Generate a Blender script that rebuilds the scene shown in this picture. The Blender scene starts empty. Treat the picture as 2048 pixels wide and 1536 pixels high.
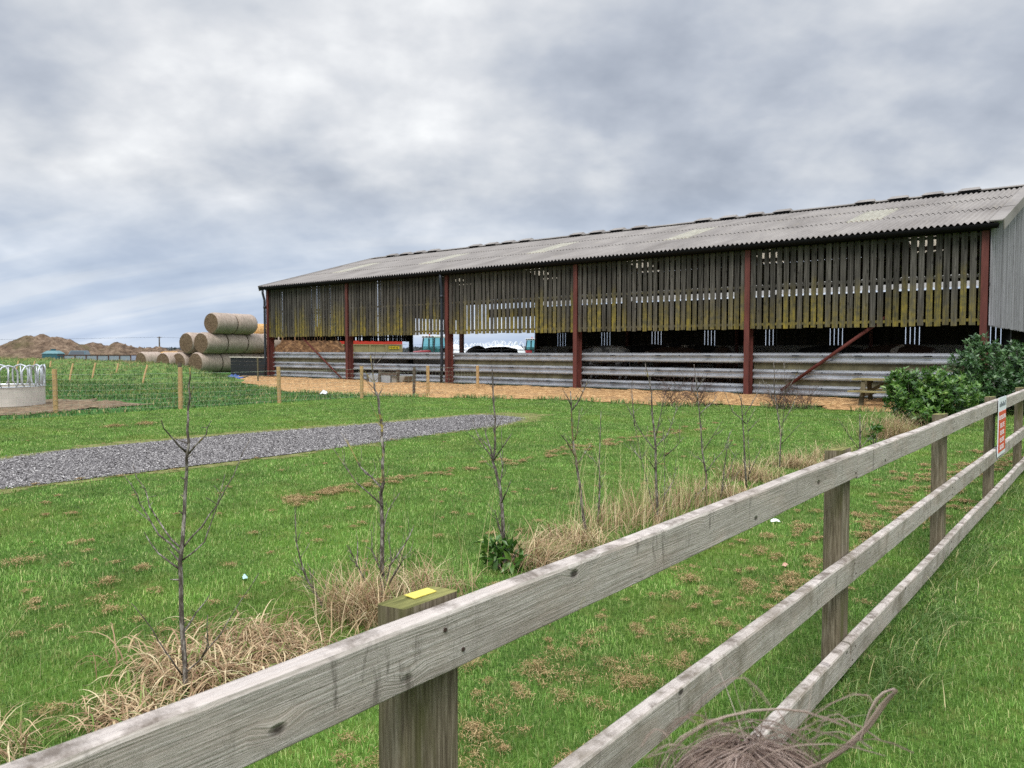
import bpy, math, random
import numpy as np
from mathutils import Vector, Matrix, noise as mnoise

random.seed(7); rng = np.random.default_rng(7)
scene = bpy.context.scene
COL = scene.collection
R = math.radians

# ------------------------------------------------------------------ camera
H = 1.5                                   # eye height
YAW, PITCH, FPX = R(38.72), math.atan(68/1539), 1539.0
cam_data = bpy.data.cameras.new("camera")
cam = bpy.data.objects.new("camera", cam_data); COL.objects.link(cam)
cam.location = (0, 0, H)
cam.rotation_euler = (R(90) - PITCH, 0, YAW)
cam_data.sensor_width = 36.0
cam_data.lens = 36.0*FPX/2048
cam_data.clip_start = 0.05; cam_data.clip_end = 3000
cam_data.dof.use_dof = True; cam_data.dof.focus_distance = 3.6; cam_data.dof.aperture_fstop = 10.5
scene.camera = cam
scene.render.resolution_x = 1024; scene.render.resolution_y = 768

FW = Vector((-math.sin(YAW)*math.cos(PITCH), math.cos(YAW)*math.cos(PITCH), -math.sin(PITCH)))
RT = Vector((math.cos(YAW), math.sin(YAW), 0)); UP = RT.cross(FW)
HF = Vector((-math.sin(YAW), math.cos(YAW), 0))
def ray(px, py): return FW*FPX + RT*(px-1024) - UP*(py-768)
def at(px, py, z=0.0):                    # where a photo pixel meets the level z
    d = ray(px, py); return Vector((0, 0, H)) + d*((z-H)/d.z)
def pz(px, py, depth):                    # a photo pixel at a forward distance
    d = ray(px, py); return Vector((0, 0, H)) + d*(depth/d.dot(HF))
def depth_of(p): return Vector((p[0], p[1], 0)).dot(HF)

# ------------------------------------------------------------------ node helpers
def srgb(r, g, b, k=1.0):
    f = lambda c: (c/12.92 if c <= .04045 else ((c+.055)/1.055)**2.4)
    return (f(r/255)*k, f(g/255)*k, f(b/255)*k, 1.0)
class NT:
    def __init__(s, nt): s.nt = nt
    def n(s, typ, ins=None, **props):
        nd = s.nt.nodes.new(typ)
        for k, v in props.items(): setattr(nd, k, v)
        for k, v in (ins or {}).items(): s.set(nd.inputs[k], v)
        return nd
    def set(s, sock, v):
        if isinstance(v, bpy.types.NodeSocket): s.nt.links.new(v, sock)
        else: sock.default_value = v
    def math(s, op, a, b=0.0, c=None, clamp=False):
        nd = s.n('ShaderNodeMath', {0: a, 1: b}, operation=op, use_clamp=clamp)
        if c is not None: s.set(nd.inputs[2], c)
        return nd.outputs[0]
    def noise(s, vec, scale, detail=4, rough=.55, dist=0.0):
        return s.n('ShaderNodeTexNoise', {'Vector': vec, 'Scale': scale, 'Detail': detail, 'Roughness': rough, 'Distortion': dist}).outputs['Fac']
    def ramp(s, fac, stops, interp='LINEAR'):
        nd = s.n('ShaderNodeValToRGB', {'Fac': fac}); cr = nd.color_ramp; cr.interpolation = interp
        while len(cr.elements) < len(stops): cr.elements.new(1.0)
        for e, (p, c) in zip(cr.elements, stops):
            e.position = p; e.color = c if isinstance(c, tuple) else (c, c, c, 1)
        return nd.outputs['Color']
    def mix(s, fac, a, b, mode='MIX'):
        return s.n('ShaderNodeMixRGB', {'Fac': fac, 'Color1': a, 'Color2': b}, blend_type=mode).outputs['Color']
    def mapr(s, v, a, b, c=0.0, d=1.0):
        return s.n('ShaderNodeMapRange', {0: v, 1: a, 2: b, 3: c, 4: d}).outputs[0]
    def mapping(s, vec, scale, loc=(0, 0, 0)):
        return s.n('ShaderNodeMapping', {'Vector': vec, 'Scale': scale, 'Location': loc}).outputs['Vector']
    def bump(s, h, strength=.5, dist=.02):
        return s.n('ShaderNodeBump', {'Height': h, 'Strength': strength, 'Distance': dist}).outputs['Normal']

# ------------------------------------------------------------------ world: broken overcast
world = bpy.data.worlds.new("World"); scene.world = world; world.use_nodes = True
wn = NT(world.node_tree); world.node_tree.nodes.clear()
SUN_EL, SUN_AZ = R(52), R(150)            # azimuth clockwise from +Y
sky = wn.n('ShaderNodeTexSky', sky_type='NISHITA', sun_disc=False, sun_elevation=SUN_EL, sun_rotation=SUN_AZ)
dirv = wn.n('ShaderNodeTexCoord').outputs['Generated']
sep = wn.n('ShaderNodeSeparateXYZ', {0: dirv})
zc = wn.math('MAXIMUM', sep.outputs[2], 0.0)
den = wn.math('ADD', zc, 0.42)
# turn the cloud sheet so that its streaks lie across the view
cx = wn.math('ADD', wn.math('MULTIPLY', sep.outputs[0], math.cos(YAW)), wn.math('MULTIPLY', sep.outputs[1], math.sin(YAW)))
cy = wn.math('ADD', wn.math('MULTIPLY', sep.outputs[0], -math.sin(YAW)), wn.math('MULTIPLY', sep.outputs[1], math.cos(YAW)))
pvec = wn.n('ShaderNodeCombineXYZ', {0: wn.math('DIVIDE', cx, den), 1: wn.math('DIVIDE', cy, den), 2: 0.0}).outputs[0]
c1 = wn.noise(wn.mapping(pvec, (1.0, .95, 1), (3.1, 1.7, 0)), 1.9, 3.5, .45, .25)
c2 = wn.noise(wn.mapping(pvec, (1.0, 1.0, 1), (8.3, 4.2, 0)), 4.2, 4.5, .5, .1)
c3 = wn.noise(wn.mapping(pvec, (1.0, 1.1, 1), (1.3, 9.2, 0)), 12.0, 5, .55, .1)
cl = wn.math('ADD', wn.math('ADD', wn.math('MULTIPLY', c1, .47), wn.math('MULTIPLY', c2, .42)), wn.math('MULTIPLY', c3, .11))
cloud = wn.ramp(cl, [(.37, srgb(150, 157, 169)), (.45, srgb(169, 175, 185)), (.51, srgb(187, 191, 197)), (.57, srgb(205, 207, 210)), (.655, srgb(231, 232, 232))])
# blue-grey towards the horizon
hz = wn.mapr(zc, .0, .20, 1.0, 0.0)
band = wn.noise(wn.mapping(pvec, (.5, 3.2, 1)), 2.2, 4, .55)
hcol = wn.ramp(band, [(.38, srgb(158, 178, 208)), (.52, srgb(176, 193, 218)), (.64, srgb(205, 214, 228))])
cloud = wn.mix(wn.math('MULTIPLY', hz, .8), cloud, hcol)
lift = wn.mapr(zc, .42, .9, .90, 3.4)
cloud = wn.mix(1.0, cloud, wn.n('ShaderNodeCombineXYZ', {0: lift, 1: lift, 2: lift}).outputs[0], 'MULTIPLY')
bg1 = wn.n('ShaderNodeBackground', {'Color': sky.outputs[0], 'Strength': 0.08})
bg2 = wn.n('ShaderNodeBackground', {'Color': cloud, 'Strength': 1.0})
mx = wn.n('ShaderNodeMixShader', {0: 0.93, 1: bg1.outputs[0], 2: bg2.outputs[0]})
wo = wn.n('ShaderNodeOutputWorld', {'Surface': mx.outputs[0]})

sun = bpy.data.lights.new("sun", 'SUN'); sun.energy = 1.5; sun.angle = R(22); sun.color = (1, .965, .91)
so = bpy.data.objects.new("sun", sun); COL.objects.link(so)
sd = Vector((math.sin(SUN_AZ)*math.cos(SUN_EL), math.cos(SUN_AZ)*math.cos(SUN_EL), math.sin(SUN_EL)))
so.rotation_euler = sd.to_track_quat('Z', 'Y').to_euler()
so.location = (20, -20, 40)

vs = scene.view_settings
vs.view_transform = 'Standard'; vs.look = 'None'; vs.exposure = 0.56; vs.gamma = 1.0; vs.use_curve_mapping = False
scene.cycles.use_denoising = False
scene.cycles.sample_clamp_indirect = 2.5
scene.cycles.max_bounces = 6; scene.cycles.diffuse_bounces = 3; scene.cycles.glossy_bounces = 2
scene.cycles.transmission_bounces = 4; scene.cycles.transparent_max_bounces = 6

# ------------------------------------------------------------------ mesh helpers
def tag(o, label=None, cat=None, group=None, kind=None):
    if label: o['label'] = label
    if cat: o['category'] = cat
    if group: o['group'] = group
    if kind: o['kind'] = kind
    return o
def link(name, me, mats, parent=None, loc=None, rotz=0):
    o = bpy.data.objects.new(name, me); COL.objects.link(o)
    for m in (mats if isinstance(mats, (list, tuple)) else [mats]):
        if me is not None and m is not None: me.materials.append(m)
    if parent is not None: o.parent = parent
    if loc is not None: o.location = loc
    if rotz: o.rotation_euler = (0, 0, rotz)
    return o
def thing(name, label, cat, loc=(0, 0, 0), rotz=0, group=None):
    o = bpy.data.objects.new(name, None); COL.objects.link(o)
    o.empty_display_size = .2; o.location = loc; o.rotation_euler = (0, 0, rotz)
    return tag(o, label, cat, group)
def copy_tree(o, parent=None):
    c = o.copy(); COL.objects.link(c)
    if parent is not None: c.parent = parent
    for ch in list(o.children): copy_tree(ch, c)
    return c
class MB:
    def __init__(s): s.v = []; s.f = []; s.r = []; s.m = []; s.mi = 0
    def add(s, vs_, fs, rnd=None):
        o = len(s.v); s.v += [tuple(v) for v in vs_]
        rnd = random.random() if rnd is None else rnd
        for f in fs:
            s.f.append(tuple(i+o for i in f)); s.r.append(rnd); s.m.append(s.mi)
    def hexa(s, p, rnd=None):             # 8 corners: bottom ring then top ring
        s.add(p, [(3, 2, 1, 0), (4, 5, 6, 7), (0, 1, 5, 4), (1, 2, 6, 5), (2, 3, 7, 6), (3, 0, 4, 7)], rnd)
    def box(s, a, b, rnd=None):
        x0, y0, z0 = a; x1, y1, z1 = b
        s.hexa([(x0, y0, z0), (x1, y0, z0), (x1, y1, z0), (x0, y1, z0), (x0, y0, z1), (x1, y0, z1), (x1, y1, z1), (x0, y1, z1)], rnd)
    def bar(s, a, b, w, h, rnd=None, up=(0, 0, 1)):   # a beam from a to b
        a, b = Vector(a), Vector(b); d = (b-a).normalized(); u = Vector(up)
        sd_ = d.cross(u)
        if sd_.length < 1e-4: sd_ = d.cross(Vector((1, 0, 0)))
        sd_.normalize(); u = sd_.cross(d)
        q = [-sd_*w/2-u*h/2, sd_*w/2-u*h/2, sd_*w/2+u*h/2, -sd_*w/2+u*h/2]
        s.add([a+t for t in q]+[b+t for t in q], [(0, 1, 2, 3), (7, 6, 5, 4), (4, 5, 1, 0), (5, 6, 2, 1), (6, 7, 3, 2), (7, 4, 0, 3)], rnd)
    def tube(s, pts, rad, n=6, cap=True, rnd=None):
        pts = [Vector(p) for p in pts]; k = len(pts)
        rad = rad if isinstance(rad, (list, tuple)) else [rad]*k
        ref = None; V = []
        for i in range(k):
            d = (pts[min(i+1, k-1)]-pts[max(i-1, 0)])
            if d.length < 1e-9: d = Vector((0, 0, 1))
            d.normalize()
            if ref is None: ref = Vector((1, 0, 0)) if abs(d.x) < .8 else Vector((0, 1, 0))
            u = (ref - d*ref.dot(d)).normalized(); w = d.cross(u); ref = u
            for j in range(n):
                a = 2*math.pi*j/n; V.append(pts[i]+(u*math.cos(a)+w*math.sin(a))*rad[i])
        F = [(i*n+j, i*n+(j+1) % n, (i+1)*n+(j+1) % n, (i+1)*n+j) for i in range(k-1) for j in range(n)]
        if cap: F += [tuple(range(n-1, -1, -1)), tuple((k-1)*n+j for j in range(n))]
        s.add(V, F, rnd)
    def build(s, name, mats, parent=None, smooth=False, bevel=0, loc=None, rotz=0):
        me = bpy.data.meshes.new(name); me.from_pydata(s.v, [], s.f); me.update()
        at_ = me.attributes.new('rnd', 'FLOAT', 'FACE'); at_.data.foreach_set('value', np.array(s.r, dtype=np.float32))
        if any(s.m): me.polygons.foreach_set('material_index', s.m)
        if smooth: me.polygons.foreach_set('use_smooth', [True]*len(me.polygons))
        o = link(name, me, mats, parent, loc, rotz)
        if bevel:
            b = o.modifiers.new('Bevel', 'BEVEL'); b.width = bevel; b.segments = 2; b.limit_method = 'ANGLE'
        return o
def np_mesh(name, V, F, mats, rnd=None, parent=None, smooth=False):
    me = bpy.data.meshes.new(name); n = F.shape[1]
    me.vertices.add(len(V)); me.vertices.foreach_set('co', V.astype(np.float32).ravel())
    me.loops.add(F.size); me.loops.foreach_set('vertex_index', F.astype(np.int32).ravel())
    me.polygons.add(len(F)); me.polygons.foreach_set('loop_start', np.arange(0, F.size, n, dtype=np.int32))
    if rnd is not None:
        a = me.attributes.new('rnd', 'FLOAT', 'POINT'); a.data.foreach_set('value', rnd.astype(np.float32))
    me.update(calc_edges=True)
    if smooth: me.polygons.foreach_set('use_smooth', np.ones(len(F), dtype=bool))
    return link(name, me, mats, parent)
def blades(P, Hh, Ww, lean, az=None):
    N = len(P); az = rng.uniform(0, 2*np.pi, N) if az is None else az
    d = np.stack([np.cos(az), np.sin(az), 0*az], 1); sd_ = np.stack([-np.sin(az), np.cos(az), 0*az], 1)
    z = np.array([0, 0, 1.0]); Hh = Hh[:, None]; Ww = Ww[:, None]; lean = lean[:, None]
    mid = P + d*lean*Hh*.32 + z*Hh*.6; tip = P + d*lean*Hh*1.0 + z*Hh*(1-.25*lean)
    V = np.stack([P-sd_*Ww/2, P+sd_*Ww/2, mid-sd_*Ww*.36, mid+sd_*Ww*.36, tip], 1).reshape(-1, 3)
    b = (np.arange(N)*5)[:, None, None]
    F = (b + np.array([[0, 1, 3], [0, 3, 2], [2, 3, 4]])[None]).reshape(-1, 3)
    return V, F, np.repeat(rng.random(N), 5)
def arcs(P, L, W, az, el0, droop, K=6, twist=.6):   # long bent ribbons
    N = len(P); pos = P.copy(); el = el0.copy(); a = az.copy(); rows = []
    st = (L/K)
    for k in range(K+1):
        w = W*(1-.85*(k/K)**1.5)
        sd_ = np.stack([-np.sin(a), np.cos(a), 0*a], 1)
        rows += [pos-sd_*w[:, None]/2, pos+sd_*w[:, None]/2]
        pos = pos + np.stack([np.cos(el)*np.cos(a), np.cos(el)*np.sin(a), np.sin(el)], 1)*st[:, None]
        el = el - droop/K; a = a + rng.normal(0, twist/K, N)
    V = np.stack(rows, 1); V[:, :, 2] = np.maximum(V[:, :, 2], .004); V = V.reshape(-1, 3)
    n2 = 2*(K+1); b = (np.arange(N)*n2)[:, None, None]
    q = np.array([[2*k, 2*k+1, 2*k+3, 2*k+2] for k in range(K)])
    F = (b+q[None]).reshape(-1, 4)
    return V, F, np.repeat(rng.random(N), n2)
def inpoly(P, poly):
    x, y = P[:, 0], P[:, 1]; ins = np.zeros(len(P), bool); n = len(poly)
    for i in range(n):
        x1, y1 = poly[i][0], poly[i][1]; x2, y2 = poly[(i+1) % n][0], poly[(i+1) % n][1]
        if y1 == y2: continue
        c = ((y1 > y) != (y2 > y)) & (x < (x2-x1)*(y-y1)/(y2-y1)+x1); ins ^= c
    return ins
def fbm(x, y, z=0.0, o=4): return mnoise.fractal(Vector((x, y, z)), .9, 2.0, o)

# ------------------------------------------------------------------ materials
MATS = {}
def new_mat(name, rough=.8, spec=.3, metal=0.0):
    m = bpy.data.materials.new(name); m.use_nodes = True
    g = NT(m.node_tree); b = m.node_tree.nodes['Principled BSDF']
    b.inputs['Roughness'].default_value = rough; b.inputs['Metallic'].default_value = metal
    b.inputs['Specular IOR Level'].default_value = spec
    MATS[name] = m
    return m, g, b
def P_obj(g): return g.n('ShaderNodeTexCoord').outputs['Object']
def P_pos(g): return g.n('ShaderNodeNewGeometry').outputs['Position']
def rnd_attr(g): return g.n('ShaderNodeAttribute', attribute_name='rnd').outputs['Fac']
def simple(name, c, rough=.7, spec=.3, metal=0.0, var=.25, scale=6.0, bump=0.0):
    m, g, b = new_mat(name, rough, spec, metal)
    p = P_pos(g); f = g.noise(p, scale, 5, .6)
    lo = tuple(x*(1-var) for x in c[:3])+(1,); hi = tuple(min(1, x*(1+var)) for x in c[:3])+(1,)
    g.set(b.inputs['Base Color'], g.ramp(f, [(.3, lo), (.7, hi)]))
    if bump: g.set(b.inputs['Normal'], g.bump(g.noise(p, scale*4, 4), bump, .02))
    return m

def mat_rail():                            # silvered softwood, grain along Y
    m, g, b = new_mat('weathered_rail', .85, .2)
    p = P_pos(g); obr = g.n('ShaderNodeObjectInfo').outputs['Random']
    sh = g.n('ShaderNodeCombineXYZ', {0: g.math('MULTIPLY', obr, 7.0), 1: g.math('MULTIPLY', obr, 31.0), 2: g.math('MULTIPLY', obr, 5.0)}).outputs[0]
    q = g.n('ShaderNodeVectorMath', {0: p, 1: sh}, operation='ADD').outputs[0]
    warp = g.noise(g.mapping(q, (3, 1.1, 3)), 2.0, 2)
    # knots bend the grain round them
    kv = g.n('ShaderNodeTexVoronoi', {'Vector': g.mapping(q, (.55, 5.0, 9.0)), 'Scale': 1.0, 'Randomness': 1.0})
    kd = kv.outputs['Distance']
    kn = g.mapr(kd, .04, .26, 1.0, 0.0)
    sep = g.n('ShaderNodeSeparateXYZ', {0: q})
    zz = g.math('ADD', g.math('ADD', sep.outputs[2], g.math('MULTIPLY', sep.outputs[0], .9)), g.math('MULTIPLY', warp, .016))
    zz = g.math('ADD', zz, g.math('MULTIPLY', kn, .013))
    gv = g.n('ShaderNodeCombineXYZ', {0: g.math('MULTIPLY', sep.outputs[1], 3.2), 1: zz, 2: 0.0}).outputs[0]
    grain = g.noise(g.mapping(gv, (1, 260, 1)), 1.0, 4, .7)
    fine = g.noise(g.mapping(gv, (9, 620, 1)), 1.0, 3, .65)
    wide = g.noise(g.mapping(gv, (.7, 22, 1)), 1.0, 2, .5)
    col = g.ramp(grain, [(.30, srgb(78, 71, 64)), (.42, srgb(138, 131, 124)), (.54, srgb(176, 171, 165)), (.72, srgb(206, 202, 197))])
    col = g.mix(g.mapr(fine, .50, .64, 0, .65), col, srgb(86, 79, 72))
    col = g.mix(g.mapr(wide, .45, .62, 0, .3), col, srgb(134, 129, 122))
    col = g.mix(.30, col, srgb(204, 194, 178))
    blot = g.noise(g.mapping(q, (4, 1.5, 4)), 3.0, 4)
    col = g.mix(g.mapr(blot, .5, .72, 0, .35), col, srgb(190, 170, 155))
    # dark knots and the streaks that run down from them
    col = g.mix(g.mapr(kd, .05, .10, .9, 0), col, srgb(52, 44, 38))
    st = g.noise(g.mapping(q, (24, 30, 7.0)), 1.0, 6, .7, .6)
    stn = g.noise(g.mapping(q, (2, 2.2, 2)), 1.0, 2)
    col = g.mix(g.math('MULTIPLY', g.mapr(st, .56, .66, 0, .62), g.mapr(stn, .44, .58, 0, 1)), col, srgb(70, 64, 55))
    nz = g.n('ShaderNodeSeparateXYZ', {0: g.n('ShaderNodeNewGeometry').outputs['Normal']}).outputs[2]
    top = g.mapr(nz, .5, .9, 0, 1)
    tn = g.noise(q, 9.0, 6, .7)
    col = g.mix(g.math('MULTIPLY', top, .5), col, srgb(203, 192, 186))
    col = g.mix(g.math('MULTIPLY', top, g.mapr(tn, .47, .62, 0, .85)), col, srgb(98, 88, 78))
    lic = g.noise(q, 5.0, 6, .72)
    col = g.mix(g.mapr(lic, .66, .74, 0, .7), col, srgb(150, 142, 92))
    lowz = g.mapr(g.n('ShaderNodeSeparateXYZ', {0: p}).outputs[2], .85, .62, 0, 1)
    dirt = g.noise(g.mapping(q, (9, 5, 6)), 1.0, 6, .7)
    col = g.mix(g.math('MULTIPLY', lowz, g.mapr(dirt, .5, .66, 0, .65)), col, srgb(112, 103, 86))
    patch = g.noise(g.mapping(q, (3, 1.7, 9)), 1.0, 5, .65)
    col = g.mix(g.mapr(patch, .5, .68, 0, .5), col, srgb(120, 110, 98))
    g.set(b.inputs['Base Color'], col)
    hgt = g.math('ADD', grain, g.math('MULTIPLY', g.mapr(kd, .05, .10, 0, 1), 1.0))
    g.set(b.inputs['Normal'], g.bump(hgt, .9, .005))
    return m
def mat_post():
    m, g, b = new_mat('weathered_post', .9, .15)
    p = P_pos(g); oi = g.n('ShaderNodeObjectInfo').outputs['Random']
    grain = g.noise(g.mapping(p, (190, 190, 7.0)), 1.0, 6, .72)
    blot = g.noise(g.mapping(p, (9, 9, 2)), 1.0, 4, .65)
    col = g.ramp(grain, [(.3, srgb(64, 55, 44)), (.5, srgb(112, 102, 84)), (.68, srgb(150, 140, 120))])
    col = g.mix(g.mapr(blot, .48, .66, 0, .75), col, srgb(86, 86, 48))
    pale = g.noise(g.mapping(p, (26, 26, 2.4), (4, 2, 0)), 1.0, 6, .65)
    col = g.mix(g.mapr(pale, .56, .66, 0, .5), col, srgb(162, 152, 134))
    nz = g.n('ShaderNodeSeparateXYZ', {0: g.n('ShaderNodeNewGeometry').outputs['Normal']}).outputs[2]
    rings = g.noise(g.mapping(p, (60, 9, 1)), 1.0, 3)
    topc = g.ramp(rings, [(.35, srgb(92, 92, 52)), (.65, srgb(140, 138, 84))])
    col = g.mix(g.mapr(nz, .5, .9, 0, 1), col, topc)
    g.set(b.inputs['Base Color'], col)
    g.set(b.inputs['Normal'], g.bump(grain, .6, .005))
    return m
def mat_boards(name, c0, c1, c2, lichen=1.0):   # vertical boarding, each board with its own tone
    m, g, b = new_mat(name, .88, .15)
    p = P_pos(g); r = rnd_attr(g)
    off = g.n('ShaderNodeCombineXYZ', {0: g.math('MULTIPLY', r, 37.0), 1: g.math('MULTIPLY', r, 19.0), 2: g.math('MULTIPLY', r, 53.0)}).outputs[0]
    q = g.n('ShaderNodeVectorMath', {0: p, 1: off}, operation='ADD').outputs[0]
    grain = g.noise(g.mapping(q, (34, 34, 1.3)), 1.0, 4, .62)
    col = g.ramp(grain, [(.28, c0), (.52, c1), (.75, c2)])
    tone = g.mapr(r, 0, 1, .62, 1.12)
    col = g.mix(1.0, col, g.n('ShaderNodeCombineXYZ', {0: tone, 1: tone, 2: tone}).outputs[0], 'MULTIPLY')
    kv = g.n('ShaderNodeTexVoronoi', {'Vector': g.mapping(q, (8, 8, 3.0)), 'Scale': 1.0}).outputs['Distance']
    col = g.mix(g.mapr(kv, .10, .2, .7, 0), col, tuple(x*.35 for x in c0[:3])+(1,))
    if lichen:
        z = g.n('ShaderNodeSeparateXYZ', {0: p}).outputs[2]
        r2 = g.math('FRACT', g.math('MULTIPLY', r, 13.7))
        hgt = g.mapr(r2, 0, 1, 2.5, 3.7)
        ln = g.noise(g.mapping(q, (26, 26, 2.4)), 1.0, 5, .7)
        a = g.mapr(g.math('SUBTRACT', hgt, z), -.15, 1.0, 0, 1)
        f = g.math('MULTIPLY', g.math('MULTIPLY', a, g.mapr(ln, .36, .60, .25, 1)), g.mapr(r2, .05, .8, .4, 1.0), clamp=True)
        lc = g.ramp(g.noise(q, 7.0, 4), [(.35, srgb(100, 95, 56)), (.65, srgb(152, 135, 54))])
        col = g.mix(g.math('MULTIPLY', f, lichen), col, lc)
    g.set(b.inputs['Base Color'], col)
    g.set(b.inputs['Normal'], g.bump(grain, .4, .006))
    return m
def mat_red():
    m, g, b = new_mat('red_oxide_steel', .6, .3)
    p = P_pos(g); n1 = g.noise(g.mapping(p, (6, 6, 1.2)), 1.0, 5, .6); n2 = g.noise(p, 22.0, 4, .7)
    col = g.ramp(n1, [(.3, srgb(76, 42, 38)), (.55, srgb(100, 54, 48)), (.8, srgb(118, 70, 62))])
    col = g.mix(g.mapr(n2, .62, .72, 0, .6), col, srgb(70, 42, 32))
    g.set(b.inputs['Base Color'], col); return m
def mat_galv():
    m, g, b = new_mat('galvanised_steel', .42, .5, .55)
    p = P_pos(g); n1 = g.noise(g.mapping(p, (1.2, 1.2, 5)), 1.0, 5, .6); n2 = g.noise(g.mapping(p, (14, 14, 2)), 1.0, 4, .7)
    col = g.ramp(n1, [(.3, srgb(146, 148, 152)), (.7, srgb(196, 199, 206))])
    col = g.mix(g.mapr(n2, .56, .72, 0, .5), col, srgb(120, 112, 100))
    g.set(b.inputs['Base Color'], col)
    g.set(b.inputs['Roughness'], g.mapr(n2, .3, .7, .3, .6)); return m
def mat_roof():
    m, g, b = new_mat('fibre_cement_roof', .92, .15)
    p = P_pos(g); n1 = g.noise(g.mapping(p, (1, .35, 1)), .9, 6, .65); n2 = g.noise(p, 11.0, 5, .7); n3 = g.noise(g.mapping(p, (7, .8, 1)), 1.0, 5, .65)
    col = g.ramp(n1, [(.3, srgb(116, 111, 107)), (.5, srgb(134, 129, 125)), (.72, srgb(150, 145, 140))])
    col = g.mix(g.mapr(n2, .56, .7, 0, .35), col, srgb(100, 97, 94))
    col = g.mix(g.mapr(n3, .56, .7, 0, .25), col, srgb(156, 148, 132))
    g.set(b.inputs['Base Color'], col); g.set(b.inputs['Normal'], g.bump(n2, .3, .01)); return m
def mat_sky_sheet():
    m, g, b = new_mat('translucent_rooflight', .6, .3)
    p = P_pos(g); n = g.noise(g.mapping(p, (3, 1, 1)), 2.0, 5, .65)
    col = g.ramp(n, [(.3, srgb(160, 157, 143)), (.7, srgb(188, 186, 173))])
    g.set(b.inputs['Base Color'], col)
    tr = g.n('ShaderNodeBsdfTranslucent', {'Color': srgb(242, 228, 204)})
    ms = g.n('ShaderNodeMixShader', {0: .3, 1: b.outputs[0], 2: tr.outputs[0]})
    g.set(m.node_tree.nodes['Material Output'].inputs['Surface'], ms.outputs[0]); return m
def mat_leafy(name, stops, rough=.5, spec=.35, trans=.3, posnoise=0.0):
    m, g, b = new_mat(name, rough, spec)
    r = rnd_attr(g)
    col = g.ramp(r, stops)
    if posnoise:
        n = g.noise(P_pos(g), posnoise, 4, .6)
        k = g.mapr(n, .32, .7, .52, 1.4)
        col = g.mix(1.0, col, g.n('ShaderNodeCombineXYZ', {0: k, 1: k, 2: k}).outputs[0], 'MULTIPLY')
        n2 = g.noise(P_pos(g), posnoise*.35, 3, .6)
        col = g.mix(g.mapr(n2, .5, .72, 0, .35), col, srgb(150, 150, 62))
    g.set(b.inputs['Base Color'], col)
    tr = g.n('ShaderNodeBsdfTranslucent', {'Color': col})
    ms = g.n('ShaderNodeMixShader', {0: trans, 1: b.outputs[0], 2: tr.outputs[0]})
    g.set(m.node_tree.nodes['Material Output'].inputs['Surface'], ms.outputs[0]); return m
def mat_ground():
    m, g, b = new_mat('lawn_ground', .95, .1)
    p = P_pos(g); sp = g.n('ShaderNodeSeparateXYZ', {0: p})
    n1 = g.noise(p, .45, 5, .6); n2 = g.noise(p, 5.0, 5, .65); n3 = g.noise(p, 38.0, 4, .7)
    col = g.ramp(n3, [(.3, srgb(38, 54, 22)), (.5, srgb(68, 96, 38)), (.7, srgb(104, 126, 62))])
    col = g.mix(g.mapr(n1, .42, .68, 0, .5), col, srgb(106, 136, 50))
    col = g.mix(g.mapr(n2, .52, .72, 0, .55), col, srgb(120, 112, 66))
    # rougher, darker pasture beyond the wire fence
    pad = g.mapr(g.math('ADD', sp.outputs[0], g.math('MULTIPLY', n1, .8)), -18.3, -18.6, 0, 1)
    pc = g.ramp(n2, [(.3, srgb(40, 74, 34)), (.55, srgb(66, 108, 50)), (.75, srgb(96, 124, 66))])
    col = g.mix(pad, col, pc)
    far = g.math('MAXIMUM', g.mapr(sp.outputs[1], 60, 110, 0, 1), g.mapr(sp.outputs[0], -70, -110, 0, 1))
    fn = g.noise(g.mapping(p, (.006, .012, 1)), 1.0, 2)
    fc = g.ramp(fn, [(.35, srgb(118, 108, 82)), (.5, srgb(102, 122, 74)), (.65, srgb(134, 126, 92))])
    col = g.mix(far, col, fc)
    g.set(b.inputs['Base Color'], col); g.set(b.inputs['Normal'], g.bump(n3, .8, .03)); return m
def mat_noisy(name, stops, scale, rough=.95, bumpd=.03, stretch=(1, 1, 1), extra=None, bs=.9):
    m, g, b = new_mat(name, rough, .15)
    p = P_pos(g); n = g.noise(g.mapping(p, stretch), scale, 6, .68)
    col = g.ramp(n, stops)
    if extra:
        n2 = g.noise(p, extra[0], 4, .6); col = g.mix(g.mapr(n2, extra[1], extra[2], 0, extra[3]), col, extra[4])
    g.set(b.inputs['Base Color'], col); g.set(b.inputs['Normal'], g.bump(n, bs, bumpd)); return m
def mat_bark(name='sapling_bark', lo=.62):
    m, g, b = new_mat(name, .85, .2)
    p = P_pos(g); n = g.noise(g.mapping(p, (60, 60, 18)), 1.0, 4, .7)
    col = g.ramp(n, [(.32, srgb(54, 47, 43)), (.5, srgb(94, 86, 79)), (.66, srgb(164, 158, 150))])
    l = g.noise(p, 7.0, 5, .7); z = g.n('ShaderNodeSeparateXYZ', {0: p}).outputs[2]
    f = g.math('MULTIPLY', g.mapr(l, lo, lo+.07, 0, .85), g.mapr(z, .5, 1.1, 0, 1))
    col = g.mix(f, col, srgb(158, 142, 60))
    g.set(b.inputs['Base Color'], col); return m
def mat_cow(name, base, patch, amount):
    m, g, b = new_mat(name, .7, .25)
    p = g.n('ShaderNodeTexCoord').outputs['Object']
    oi = g.n('ShaderNodeObjectInfo').outputs['Random']
    q = g.n('ShaderNodeVectorMath', {0: p, 1: g.n('ShaderNodeCombineXYZ', {0: g.math('MULTIPLY', oi, 40.0), 1: 0.0, 2: 0.0}).outputs[0]}, operation='ADD').outputs[0]
    n = g.noise(q, 1.9, 2, .4)
    g.set(b.inputs['Base Color'], g.ramp(n, [(amount-.01, patch), (amount+.01, base)])); return m
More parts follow.
